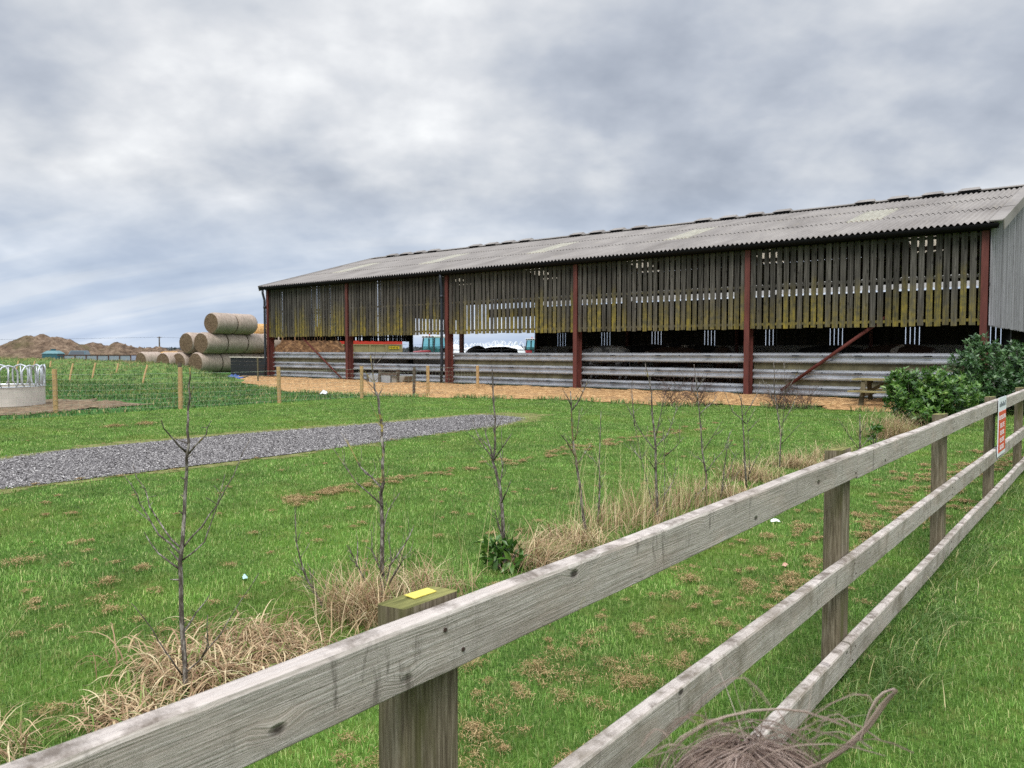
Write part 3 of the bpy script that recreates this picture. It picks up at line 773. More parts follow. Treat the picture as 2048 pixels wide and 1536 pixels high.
# ------------------------------------------------------------------ wire stock fence
wf = thing('stock_fence', 'wire mesh stock fence on pale round stakes between lawn and pasture', 'wire fence')
stakes = [(112, 826, 1.05), (361, 818, 1.06), (559, 806, 1.03), (723.5, 797, 1.0), (856, 791, .98), (956, 785, .95)]
sp = [at(-180, 842)]+[at(x, y) for x, y, h in stakes]
hs = [1.05]+[h for _, _, h in stakes]
def stake_mesh(h, r, m, parent, loc, lean=(0, 0), name='stake'):
    b = MB(); n = 9; pts = [(lean[0]*t*h, lean[1]*t*h, -.2+(h+.2)*t) for t in np.linspace(0, 1, 6)]
    b.tube(pts, [r*(1+.05*fbm(i, loc[0]*3)) for i in range(6)], n); o = b.build(name, m, parent, smooth=False, loc=loc); return o
for p, h in zip(sp, hs): stake_mesh(h, .055, M_stake, wf, (p.x, p.y, 0), (random.uniform(-.02, .02), random.uniform(-.02, .02)))
for (px_, py_, h) in ((827.6, 792, .95), (979, 776, .95)):
    p = at(px_, py_); stake_mesh(h, .05, M_oldstake, wf, (p.x, p.y, 0), (0, .03))
p = at(361, 808); stake_mesh(1.15, .055, M_oldstake, wf, (p.x, p.y, 0))
b = MB()
for a, c in zip(sp[:-1], sp[1:]):
    L = (c-a).length; d = (c-a)/L; off = Vector((.058, 0, 0))
    for z in (.08, .19, .30, .42, .54, .67, .80, .92):
        n = 5; b.tube([a+off+d*L*t+Vector((0, 0, z-.02*math.sin(math.pi*t))) for t in np.linspace(0, 1, n)],   .0022 if z < .9 else .0032, 3, False)
    s = .15
    while s < L:
        q = a+off+d*s; b.tube([q+Vector((0, 0, .08)), q+Vector((0, 0, .80))], .0017, 3, False); s += .15
b.build('wire_mesh', M_wire, wf)
# leaning stakes along the bank
lf = thing('leaning_fence', 'old wire fence of thin pale stakes leaning along the grassy bank', 'wire fence')
ls = [((-30, 752), (-22, 722)), ((30, 753), (37, 722)), ((62, 754), (70, 722)), ((97, 755), (102, 722)), ((138, 762), (146, 727)), ((183, 762), (191, 726)), ((229, 762), (237, 727)), ((284, 768), (295, 730))]
tops = []
for (bx_, by_), (tx_, ty_) in ls:
    p = at(bx_, by_); q = pz(tx_, ty_, depth_of(p)+.35); b = MB()
    b.tube([p-Vector((0, 0, .1)), p.lerp(q, .5), q], .042, 7); b.build('stake', M_stake, lf); tops.append((p, q))
b = MB()
for (p, q), (p2, q2) in zip(tops[:-1], tops[1:]):
    for t in (.35, .65, .95): b.tube([p.lerp(q, t), p2.lerp(q2, t)], .0035, 3, False)
b.build('wire', M_wire, lf)

# ------------------------------------------------------------------ ring feeder
fc = at(-15, 812); RF = 1.22
fe = thing('ring_feeder', 'galvanised cattle ring feeder with hooped top standing in mud', 'cattle feeder', (fc.x, fc.y, 0))
M_skirt = simple('muddy_galvanised_sheet', srgb(206, 200, 190), .6, .35, .1, .12, 4.0)
b = MB(); n = 40; V = []
for z, r in ((.03, RF), (.50, RF), (.50, RF-.012), (.03, RF-.012)):
    for j in range(n): a = 2*math.pi*j/n; V.append((r*math.cos(a), r*math.sin(a), z))
b.add(V, [(k*n+j, k*n+(j+1) % n, ((k+1) % 4)*n+(j+1) % n, ((k+1) % 4)*n+j) for k in range(4) for j in range(n)]); b.build('skirt', M_skirt, fe)
M_tube = simple('galvanised_tube', srgb(186, 190, 194), .4, .5, .4, .1)
b = MB(); b.tube([(RF*math.cos(a), RF*math.sin(a), .53) for a in np.linspace(0, 2*math.pi, 41)], .025, 6, False); b.build('rim', M_tube, fe)
nh = 14
for j in range(nh):
    a0 = 2*math.pi*j/nh; wv = 2*math.pi/nh*.40; b = MB(); pts = []
    for t in np.linspace(0, 1, 13):
        if t < .3: u, z = -1+.0*t, .53+.36*t/.3
        elif t > .7: u, z = 1, .53+.36*(1-t)/.3
        else: th = math.pi*(t-.3)/.4; u, z = -math.cos(th), .89+.20*math.sin(th)
        f = .75 if z < .6 else 1.0
        a = a0+u*wv*f; pts.append((RF*math.cos(a), RF*math.sin(a), z))
    b.tube(pts, .024, 7); b.build('hoop', M_tube, fe, smooth=True)
    b = MB(); a = a0; b.tube([(RF*math.cos(a), RF*math.sin(a), .53), (RF*math.cos(a), RF*math.sin(a), 1.07)], .018, 6); b.build('upright', M_tube, fe, smooth=True)

# ------------------------------------------------------------------ straw bales
def bale_mesh(d=1.40, L=1.71):
    b = MB(); n = 28; prof = [(-L/2, .86), (-L/2+.05, .95), (-L/2+.16, 1.0), (-L/4, 1.005), (0, .995), (L/4, 1.005), (L/2-.16, 1.0), (L/2-.05, .95), (L/2, .86)]
    V = []
    for x, r in prof:
        for j in range(n):
            a = 2*math.pi*j/n; rr = d/2*r*(1+.012*fbm(x*3, math.cos(a)*2, math.sin(a)*2)); V.append((x, rr*math.cos(a), rr*math.sin(a)*.985))
    m = len(prof)
    b.mi = 0; b.add(V, [(k*n+j, (k+1)*n+j, (k+1)*n+(j+1) % n, k*n+(j+1) % n) for k in range(m-1) for j in range(n)])
    b.mi = 1
    for sx in (-1, 1):
        V = [(sx*(L/2+.02), 0, 0)]
        for rr in (.33, .66, .90):
            for j in range(n): a = 2*math.pi*j/n; V.append((sx*(L/2+.035-.035*rr/.9+.02*fbm(rr*7, j)), d/2*rr*math.cos(a), d/2*rr*math.sin(a)*.985))
        F = [(0, 1+j, 1+(j+1) % n) for j in range(n)]+[(1+k*n+j, 1+(k+1)*n+j, 1+(k+1)*n+(j+1) % n, 1+k*n+(j+1) % n) for k in range(2) for j in range(n)]
        if sx < 0: F = [tuple(reversed(f)) for f in F]
        b.add(V, F)
    return b
proto = bale_mesh().build('straw_bale', [M_bale, M_baleend], smooth=True)
axd = Vector((math.sin(R(-38.72+27)), math.cos(R(-38.72+27)), 0)); perp = Vector((axd.y, -axd.x, 0)); arot = math.atan2(axd.y, axd.x)
face = pz(390, 728, 50.0); DB, LB = 1.40, 1.76
bo = Vector((face.x, face.y, 0))+axd*LB/2      # first bale of the main bottom row
first = True
def place_bale(p, label, roll=None, mats=None):
    global first
    o = proto if first else proto.copy()
    if not first: COL.objects.link(o)
    first = False
    if mats: o.data = o.data.copy(); [o.data.materials.__setitem__(i, m) for i, m in enumerate(mats)]
    o.location = p; o.rotation_euler = (random.uniform(0, 6.28) if roll is None else roll, 0, arot)
    tag(o, label, 'straw bale', 'round bales stacked beside the barn'); return o
z1, z2, z3 = .66, .66+DB*.93, .66+DB*1.86
mid = pz(401, 684, 50.0); midb = Vector((mid.x, mid.y, 0))+axd*LB/2
top = pz(421, 641, 50.3); topb = Vector((top.x, top.y, 0))+axd*LB/2
place_bale(topb+Vector((0, 0, z3)), 'grey round bale on top of the stack with its brown end showing')
place_bale(topb+axd*LB+Vector((0, 0, z3)), 'grey round bale on top of the stack behind the end-on one')
for k, t in enumerate(('with its brown end exposed', 'next behind the exposed end', 'just left of the barn corner', 'mostly hidden by the barn corner')):
    place_bale(midb+axd*LB*k+Vector((0, 0, z2)), 'grey bale of the middle tier '+t)
pa_ = pz(371, 684, 50.6); place_bale(Vector((pa_.x, pa_.y, z2))+axd*LB/2, 'outermost grey round bale of the second tier, standing alone beside the sky')
for k, t in enumerate(('with its brown end above the grass bank', 'next behind that brown end', 'behind the black boarded wall', 'hidden by the barn corner')):
    place_bale(bo+axd*LB*k+Vector((0, 0, z1)), 'grey bale of the bottom tier '+t)
for px_, t in ((356, 'second from the near end of its tier'), (325, 'small dark end just clear of the bank')):
    q = pz(px_, 729, 50.8); place_bale(Vector((q.x, q.y, z1))+axd*LB/2, 'round bale end in bottom tier, '+t)
q = pz(300, 715, 62); place_bale(Vector((q.x, q.y, .66)), 'pale weathered round bale lying beyond the end of the stack', None)
q = pz(340, 716, 68); place_bale(Vector((q.x, q.y, .66)), 'golden round bale half hidden behind the bottom tier', None, [M_straw, M_straw])
q = pz(516, 655, 60); place_bale(Vector((q.x, q.y, 2.85)), 'orange straw bale peeping between grey stack and barn post', None, [M_straw, M_straw])
q2 = pz(515, 690, 58); place_bale(Vector((q2.x, q2.y, 1.66)), 'straw bale under the orange one behind the grey stack', None, [M_straw, M_straw])

# black boarded wall at the barn corner
w = thing('boarded_wall', 'low black boarded wall with pale capping against the barn corner', 'wall')
b = MB()
for k in range(6): b.box((-36.9, 22.35-.006*(k % 2), .02+k*.18), (BX0-.12, 22.45, .19+k*.18))
b.build('boards', simple('black_stained_board', srgb(44, 46, 48), .8, .2, 0, .2), w)
b = MB(); b.box((-36.95, 22.30, 1.11), (BX0-.1, 22.5, 1.15)); b.build('capping', simple('pale_capping', srgb(196, 190, 176), .8), w)
p = at(516, 765); o = stake_mesh(1.15, .035, M_timber, None, (p.x, p.y, 0), name='marker_post'); tag(o, 'thin greenish stake standing before the black boarded wall', 'post')

# ------------------------------------------------------------------ heap, soil, yard things beyond
q = pz(612, 700, 57)
hp = mound('manure_heap', q.x, q.y, 5.0, 4.2, .6, 3.0, M_dung, 70, .4, .6, .8, kind=None); tag(hp, 'brown strawy manure heap seen under the slats of the far bay', 'manure heap')
q = pz(92, 705, 92); mound('earth_mound', q.x, q.y, 9, 8.5, .5, 3.15, M_soil, 110, .3, .22, .8)
q = pz(190, 705, 95); mound('earth_mound', q.x, q.y, 16, 9, .65, 1.95, M_soil, 100, .5, .3, .7)
q = pz(262, 705, 98); mound('earth_mound', q.x, q.y, 11, 8, .6, 1.5, M_soil, 80, .7, .4, .7)
# sandy rubbish in front of heap
q = pz(350, 706, 80); mound('straw_mound', q.x, q.y, 6, 4, .6, 1.45, M_soil, 40, .3, .4, .7)

# green tank
q = pz(107, 715, 72); tk = thing('oil_tank', 'teal plastic tank with stepped lid in front of the earth mound', 'tank', (q.x, q.y, .3), YAW)
M_teal = simple('teal_plastic', srgb(48, 88, 98), .5, .4, 0, .12); M_teal2 = simple('teal_lid', srgb(92, 128, 134), .5, .4, 0, .1)
b = MB(); b.hexa([(-.78, -.6, 0), (.78, -.6, 0), (.78, .6, 0), (-.78, .6, 0), (-.74, -.56, .85), (.74, -.56, .85), (.74, .56, .85), (-.74, .56, .85)]); b.build('body', M_teal, tk, bevel=.06)
b = MB(); b.hexa([(-.80, -.62, .85), (.80, -.62, .85), (.80, .62, .85), (-.80, .62, .85), (-.45, -.3, 1.14), (.45, -.3, 1.14), (.45, .3, 1.14), (-.45, .3, 1.14)]); b.build('lid', M_teal2, tk, bevel=.04)
b = MB(); b.tube([(0, 0, 1.13), (0, 0, 1.3)], .22, 14); b.build('filler_cap', M_teal, tk)
b = MB(); b.box((-1.1, -.9, -.3), (1.0, .9, -.0)); b.build('plinth', M_conc, tk)

# pick-up parked behind
def wheel(b, x, y, z, r, w): b.tube([(x, y-w/2, z), (x, y-w/2+.02, z), (x, y+w/2-.02, z), (x, y+w/2, z)], [r*.9, r, r, r*.9], 18)
q = pz(158, 718, 74); cr = thing('parked_car', 'dark teal estate car with white panels parked beside the earth mound', 'car', (q.x, q.y, 0), YAW+R(20))
M_carp = simple('car_teal', srgb(60, 84, 92), .3, .5, .2, .05); M_glass = simple('dark_glass', srgb(30, 42, 50), .1, .6, 0, .05); M_tyre = simple('tyre', srgb(28, 28, 28), .9, .2, 0, .1); M_white = simple('white_panel', srgb(224, 226, 228), .5, .4, 0, .04)
b = MB(); b.hexa([(-.85, -1.6, .3), (.85, -1.6, .3), (.85, 1.8, .3), (-.85, 1.8, .3), (-.85, -1.6, .85), (.85, -1.6, .85), (.85, 1.8, .9), (-.85, 1.8, .9)])
b.hexa([(-.8, -1.2, .88), (.8, -1.2, .88), (.8, 1.7, .9), (-.8, 1.7, .9), (-.62, -.6, 1.45), (.62, -.6, 1.45), (.62, 1.4, 1.45), (-.62, 1.4, 1.45)]); b.build('body', M_carp, cr, bevel=.06)
b = MB(); b.hexa([(-.66, -1.14, .95), (.66, -1.14, .95), (.66, -1.1, .95), (-.66, -1.1, .95), (-.54, -.72, 1.38), (.54, -.72, 1.38), (.54, -.66, 1.38), (-.54, -.66, 1.38)]); b.build('windscreen', M_glass, cr)
for sx in (-1, 1):
    b = MB(); b.box((sx*.5-.24, -1.635, .5), (sx*.5+.24, -1.605, .82)); b.build('headlight', M_white, cr)
    for sy in (-1.0, 1.2):
        b = MB(); b.tube([(sx*.86-.1*sx, sy, .31), (sx*.87, sy, .31)], .31, 16); b.build('wheel', M_tyre, cr)

# long low cattle trough / flat trailer
q0, q1 = pz(128, 722, 66), pz(262, 722, 66); d = (q1-q0); d.z = 0; L = d.length; ang = math.atan2(d.y, d.x)
tr = thing('sheet_trailer', 'low grey sided flat trailer with rusty top rail beyond the bank', 'trailer', (q0.x, q0.y, 0), ang)
b = MB(); b.box((0, 0, .62), (L, .05, 1.02)); b.box((0, 1.9, .62), (L, 1.95, 1.02)); b.box((0, .05, .58), (L, 1.9, .66)); b.build('side_panel', simple('blue_grey_sheet', srgb(138, 146, 158), .5, .4, .1, .1), tr)
b = MB(); b.box((-.6, -.03, 1.02), (L+.05, .08, 1.09)); b.box((-.6, 1.88, 1.02), (L+.05, 1.98, 1.09))
for k in range(7): b.box((k*L/6-.04, -.05, .6), (k*L/6+.04, -.002, 1.02))
b.build('top_rail', simple('rusty_steel', srgb(84, 62, 54), .8, .2, 0, .25), tr)
for x in (L*.35, L*.62):
    for y in (.2, 1.75):
        b = MB(); wheel(b, x, y, .3, .3, .2); b.build('wheel', M_tyre, tr)
# power line
q = pz(319, 700, 150); pl = thing('power_pole', 'distant timber electricity pole standing on the flat horizon', 'utility pole', (q.x, q.y, 0))
b = MB(); b.tube([(0, 0, -.2), (0, 0, 4.1)], [.16, .12], 8); b.build('pole', M_oldstake, pl)
b = MB(); b.bar(Vector((0, 0, 3.95))-RT*.45, Vector((0, 0, 3.95))+RT*.45, .1, .1); b.build('crossarm', M_oldstake, pl)
b = MB(); e = pz(-700, 674, 150)-Vector((q.x, q.y, 0)); s = Vector((0, 0, 4.0))
b.tube([s+(e-s)*t-Vector((0, 0, 2.2*t*(1-t))) for t in np.linspace(0, 1, 12)], .016, 4, False)
e = pz(900, 690, 190)-Vector((q.x, q.y, 0)); b.tube([s+(e-s)*t-Vector((0, 0, 1.2*t*(1-t))) for t in np.linspace(0, 1, 8)], .016, 4, False); b.build('wire', M_gutter, pl)
# far hedges on the horizon
def hedge(name, a0, a1, dist, h, n, seed):
    N = n; az = rng.uniform(a0, a1, N); rr = dist*(1+rng.normal(0, .02, N))
    hh = np.array([h*(.7+.55*fbm(a*22, seed)+(1.1*max(0, fbm(a*60, seed+5)-.35))) for a in az])
    P = np.stack([rr*np.sin(az), rr*np.cos(az), hh*rng.random(N)**.8], 1)
    s_ = rng.uniform(.5, 1.5, N)*dist/330
    a = rng.normal(size=(N, 3)); a /= np.linalg.norm(a, axis=1)[:, None]; c = rng.normal(size=(N, 3)); c /= np.linalg.norm(c, axis=1)[:, None]
    V = np.stack([P+a*s_[:, None]*.6, P+c*s_[:, None]*.6, P-(a+c)*s_[:, None]*.4], 1).reshape(-1, 3); V[:, 2] = np.maximum(V[:, 2], 0)
    return np_mesh(name, V, np.arange(3*N).reshape(-1, 3), simple('far_hedge_%d' % seed, srgb(84, 88, 92), .95, .1, 0, .25, .05), np.repeat(rng.random(N), 3))
tag(hedge('hedgerow', R(-80), R(-20), 420, 3.3, 26000, 1), kind='stuff')

# trailer behind barn
q0 = pz(668, 700, 58.5); t = thing('farm_trailer', 'khaki high sided farm trailer with red top boards behind the barn', 'trailer', (q0.x, q0.y, -.14), R(90))
M_kh = simple('khaki_paint', srgb(150, 136, 98), .6, .3, 0, .15, 2.0); M_rd = simple('red_board', srgb(196, 60, 44), .6, .3, 0, .12)
LT, WT = 7.0, 2.4                          # local x runs away along +Y, local y towards -X
b = MB(); LT = 7.0; b.box((0, 0, 1.0), (LT, .05, 2.10)); b.box((0, WT-.05, 1.0), (LT, WT, 2.10)); b.box((0, .05, 1.0), (.05, WT-.05, 2.10)); b.box((LT-.05, .05, 1.0), (LT, WT-.05, 2.10)); b.box((0.05, .05, 1.0), (LT-.05, WT-.05, 1.06))
for k in range(5):
    x = k*(LT-.14)/4; b.box((x, -.07, .98), (x+.14, -.002, 2.08))
for z in (1.36, 2.02, .98): b.box((.14, -.05, z), (LT-.14, -.001, z+.07))
for k in range(6): b.box((-.06, .1+k*.4, 1.0), (-.002, .22+k*.4, 2.05))
b.build('body', M_kh, t)
b = MB(); b.box((-.02, -.03, 2.11), (LT+.02, .04, 2.40)); b.box((-.02, WT-.04, 2.11), (LT+.02, WT+.03, 2.40)); b.box((-.03, .04, 2.11), (.04, WT-.04, 2.40)); b.build('top_board', M_rd, t)
b = MB(); b.box((LT-1.5, -.058, 1.72), (LT-.35, -.052, 1.95)); o = b.build('name_plate', simple('yellow_plate', srgb(206, 178, 44), .5), t)
b = MB()
for k in range(6): b.box((LT-1.42+k*.17, -.063, 1.76), (LT-1.42+k*.17+.06, -.0585, 1.91)); b.box((LT-1.36+k*.17, -.063, 1.80+.05*(k % 2)), (LT-1.30+k*.17, -.0585, 1.86))
b.build('lettering', M_tyre, o)
for x in (2.4, 3.7, 4.9):
    for y in (.25, WT-.25):
        b = MB(); wheel(b, x, y, .5, .5, .4); b.build('wheel', M_tyre, t)
b = MB(); b.box((.2, .6, .75), (LT-.2, .75, .98)); b.box((.2, WT-.75, .75), (LT-.2, WT-.6, .98)); b.bar((.2, 1.2, .8), (-1.5, 1.2, .55), .15, .15); b.build('chassis', M_gutter, t)

# tractors
M_tg = simple('tractor_dark', srgb(44, 48, 52), .5, .4); M_tw = simple('tractor_roof', srgb(214, 214, 210), .5, .4, 0, .05)
M_tred = simple('tractor_red', srgb(134, 36, 40), .4, .5)
def mat_cabglass():
    m, g, b_ = new_mat('teal_cab_glass', .08, .5); b_.inputs['Base Color'].default_value = srgb(120, 206, 206)
    tp = g.n('ShaderNodeBsdfTransparent', {'Color': srgb(206, 242, 242)})
    ms = g.n('ShaderNodeMixShader', {0: .86, 1: b_.outputs[0], 2: tp.outputs[0]}); g.set(m.node_tree.nodes['Material Output'].inputs['Surface'], ms.outputs[0]); return m
M_cab = mat_cabglass()
def tractor(loc, rot, label):
    t = thing('tractor', label, 'tractor', loc, rot, 'tractors parked behind the barn')
    b = MB(); b.hexa([(-.42, -2.7, .95), (.42, -2.7, .95), (.45, -.6, .95), (-.45, -.6, .95), (-.32, -2.6, 1.35), (.32, -2.6, 1.35), (.4, -.6, 1.5), (-.4, -.6, 1.5)]); o = b.build('bonnet', M_tred, t, bevel=.05)
    b = MB(); b.hexa([(-.43, -2.68, 1.15), (-.40, -2.68, 1.15), (-.42, -.7, 1.22), (-.455, -.7, 1.22), (-.41, -2.68, 1.27), (-.36, -2.68, 1.27), (-.40, -.7, 1.36), (-.44, -.7, 1.36)]); b.build('stripe', M_white, o)
    b = MB(); b.box((-.3, -2.6, .55), (.3, .9, .95)); b.build('chassis', M_tg, t)
    b = MB()
    cs = [(-.72, -.6, 1.15), (.72, -.6, 1.15), (.78, .85, 1.15), (-.78, .85, 1.15)]; ct = [(-.66, -.42, 2.52), (.66, -.42, 2.52), (.70, .8, 2.52), (-.70, .8, 2.52)]
    for a, c in zip(cs, ct): b.bar(a, c, .09, .09)
    for a, c in ((cs[0], cs[1]), (cs[1], cs[2]), (cs[2], cs[3]), (cs[3], cs[0])): b.bar(a, c, .09, .09)
    for sx in (-1, 1): b.bar((sx*.74, .25, 1.15), (sx*.68, .25, 2.52), .07, .07)
    b.build('cab_frame', M_tg, t)
    b = MB(); b.hexa([cs[0], cs[1], cs[2], cs[3], ct[0], ct[1], ct[2], ct[3]]); b.build('cab_glass', M_cab, t)
    b = MB(); b.box((-.78, -.55, 2.55), (.78, .95, 2.72)); o = b.build('cab_roof', M_tw, t, bevel=.04)
    b = MB()
    for k in range(4): b.box((-.6+k*.36, -.62, 2.56), (-.42+k*.36, -.555, 2.68))
    b.build('work_light', M_tg, o)
    b = MB(); b.tube([(-.55, .2, 2.72), (-.55, .2, 2.90)], [.06, .05], 8); b.build('beacon', simple('amber_beacon', srgb(190, 90, 60), .4), o)
    b = MB(); b.tube([(.5, -.9, 1.6), (.5, -.9, 2.45)], .04, 8); b.build('exhaust', M_tg, t)
    for sx in (-1, 1):
        b = MB(); wheel(b, 0, 0, 0, .85, .45); o = b.build('rear_wheel', M_tyre, t, loc=(sx*.95, .75, .85), rotz=R(90))
        b = MB(); wheel(b, 0, 0, 0, .58, .36); o = b.build('front_wheel', M_tyre, t, loc=(sx*.85, -1.9, .58), rotz=R(90))
        b = MB(); b.box((sx*.95-.25, .0, 1.72), (sx*.95+.25, 1.5, 1.80)); b.build('mudguard', M_tg, t)
    return t
q = pz(865, 700, 66); tractor((q.x, q.y, 0), YAW+R(-38), 'tractor with teal glass and amber beacon near the khaki trailer')
q = pz(1068, 700, 82); tractor((q.x, q.y, 0), YAW+R(-50), 'tractor with a row of roof lamps behind the back of the barn')
# white bulk bags
M_bag = simple('white_woven_bag', srgb(226, 228, 232), .6, .3, 0, .06, 4.0, .2)
b = MB(); n = 16; V = []
for z, r in ((0, .42), (.06, .50), (.45, .56), (.9, .55), (1.2, .50), (1.42, .30), (1.5, .12)):
    for j in range(n):
        a = 2*math.pi*j/n; k = (abs(math.cos(a))**6+abs(math.sin(a))**6)**(-1/6); k = 1+(k-1)*.6; rr = r*k*(1+.04*fbm(j, z*3)); V.append((rr*math.cos(a), rr*math.sin(a), z))
b.add(V, [(k*n+j, k*n+(j+1) % n, (k+1)*n+(j+1) % n, (k+1)*n+j) for k in range(6) for j in range(n)]+[tuple(6*n+j for j in range(n))])
bag = thing('bulk_bag', 'x', 'bulk bag', (0, 0, 0), 0, 'white bulk bags in the yard')
b.build('sack', M_bag, bag, smooth=True)
for sx, sy in ((1, 1), (1, -1), (-1, 1), (-1, -1)):
    b = MB(); b.tube([(sx*.40, sy*.40, 1.1), (sx*.36, sy*.3, 1.6), (sx*.22, sy*.22, 1.75), (sx*.1, sy*.26, 1.55)], .025, 5); b.build('lifting_loop', M_bag, bag)
spots = [(908, 58), (922, 57), (938, 58), (953, 57), (968, 58.5), (983, 57.5), (998, 58), (1014, 58.5), (1032, 58)]
for i, (px_, dd) in enumerate(spots):
    o = bag if i == 0 else copy_tree(bag); q = pz(px_, 700, dd); o.location = (q.x, q.y, .12); o.rotation_euler = (0, 0, random.uniform(0, 1.5)); s = random.uniform(1.02, 1.2); o.scale = (s, s, s*random.uniform(.92, 1.05))
    o['label'] = 'white woven bulk bag with lifting loops in a row beyond the barn'

# ------------------------------------------------------------------ cattle
def skin_obj(name, verts, edges, mats, parent=None, sub=2):
    me = bpy.data.meshes.new(name); me.from_pydata([v[0] for v in verts], edges, []); me.update()
    o = link(name, me, mats, parent)
    sk = o.modifiers.new('Skin', 'SKIN'); sk.use_smooth_shade = True
    if not me.skin_vertices: return o
    for i, v in enumerate(verts):
        r = v[1]; me.skin_vertices[0].data[i].radius = r if isinstance(r, tuple) else (r, r)
        me.skin_vertices[0].data[i].use_root = (i == 0)
    ss = o.modifiers.new('Subdivision', 'SUBSURF'); ss.levels = sub; ss.render_levels = sub
    return o
def cow_parts(head):
    v = [((0, 0, .98), (.36, .40)), ((.45, 0, .98), (.34, .40)), ((.75, 0, 1.02), (.26, .34)), ((-.45, 0, 1.0), (.36, .38)), ((-.78, 0, 1.04), (.30, .32)), ((-.95, 0, 1.08), (.16, .18))]
    e = [(0, 1), (1, 2), (0, 3), (3, 4), (4, 5)]
    def add(p, r, par): v.append((p, r)); e.append((par, len(v)-1)); return len(v)-1
    h = {'up': [(1.02, 0, 1.22), (1.22, 0, 1.34), (1.42, 0, 1.26), (1.62, 0, 1.12)], 'down': [(1.0, 0, 1.08), (1.2, 0, 1.0), (1.38, 0, .84), (1.52, 0, .66)], 'turn': [(.98, .1, 1.2), (1.12, .26, 1.34), (1.14, .46, 1.28), (1.14, .66, 1.14)]}[head]
    n1 = add(h[0], (.16, .22), 2); n2 = add(h[1], (.13, .16), n1); n3 = add(h[2], (.11, .13), n2); add(h[3], (.08, .085), n3)
    hv = Vector(h[2])-Vector(h[1]); sdv = hv.cross(Vector((0, 0, 1))).normalized()
    for s in (-1, 1):
        p = Vector(h[1])+sdv*s*.15+Vector((0, 0, .04)); a = add(tuple(p), (.035, .05), n2); add(tuple(p+sdv*s*.13-Vector((0, 0, .03))), (.018, .035), a)
        a = add((.66, s*.17, .70), (.11, .12), 2); c = add((.68, s*.17, .42), .07, a); d_ = add((.66, s*.17, .12), .05, c); add((.69, s*.17, .03), .06, d_)
        a = add((-.72, s*.19, .74), (.12, .16), 4); c = add((-.66, s*.19, .55), (.085, .10), a); d_ = add((-.80, s*.19, .40), .06, c); f = add((-.77, s*.19, .12), .05, d_); add((-.73, s*.19, .03), .06, f)
    t1 = add((-1.04, 0, .95), .03, 5); t2 = add((-1.06, 0, .55), .022, t1); add((-1.05, 0, .42), .04, t2)
    return v, e
M_cowb = mat_cow('black_white_hide', srgb(26, 24, 24), srgb(190, 184, 174), .42)
M_cowk = mat_cow('black_hide', srgb(24, 22, 22), srgb(40, 36, 34), .3)
M_cowr = mat_cow('brown_white_hide', srgb(50, 34, 25), srgb(160, 150, 138), .36)
M_cowg = mat_cow('roan_hide', srgb(120, 116, 114), srgb(186, 180, 172), .5)
protos = {}
for hd in ('up', 'down', 'turn'): v, e = cow_parts(hd); protos[hd] = (v, e)
cows = [(955, 31.5, R(150), 'down', M_cowk, 1.04, 'black cow with its back level behind the grey gate, near the open yard'),
        (1000, 33.0, R(200), 'down', M_cowk, 1.0, 'black cow standing behind the other black one before the open yard'),
        (1215, 26.0, R(175), 'down', M_cowg, 1.0, 'grey roan cow seen through the guard rail gaps'),
        (1290, 28.5, R(10), 'down', M_cowk, 1.05, 'black cow standing sideways in the shade of the fourth bay'),
        (1400, 27.0, R(-150), 'turn', M_cowb, 1.0, 'black and white cow turning its pale head over the rails'),
        (1445, 25.6, R(120), 'down', M_cowr, .97, 'brown and white cow low behind the rails beside the red column'),
        (1350, 25.2, R(185), 'down', M_cowr, .95, 'brown cow showing in the gap below the top guard rail'),
        (1660, 26.5, R(5), 'down', M_cowk, .98, 'dark cow behind the last bay and the diagonal brace'),
        (1800, 26.0, R(170), 'down', M_cowr, 1.0, 'brown and white cow showing a pale patch above the last rails'),
        (1180, 30.0, R(40), 'turn', M_cowr, .98, 'brown cow with its head turned beside the third red column')]
cow_data = {}
for px_, yy, rot, hd, m, s, lab in cows:
    x = on_front(px_, 700, yy).x
    x = max(BX0+2, min(BX1-2, x))
    v, e = protos[hd]; o = skin_obj('cow', v, e, m, None, 1); o.location = (x, yy, .33); o.rotation_euler = (0, 0, rot); o.scale = (s, s, s)
    tag(o, lab, 'cow', 'cattle in the barn')
# tubular gate and feed rails inside
gt = thing('metal_gate', 'grey tubular cattle gate inside the barn before the black cows', 'gate')
xa, xb = on_front(905, 700, 29.4).x, on_front(1112, 700, 29.4).x
b = MB()
for z in (.55, .85, 1.15, 1.50): b.tube([(xa, 29.4, z), (xb, 29.4, z)], .025, 6)
b.build('rail', M_galv, gt)
for x in (xa, (xa+xb)/2, xb): b = MB(); b.tube([(x, 29.4, .3), (x, 29.4, 1.58)], .03, 6); b.build('upright', M_galv, gt)

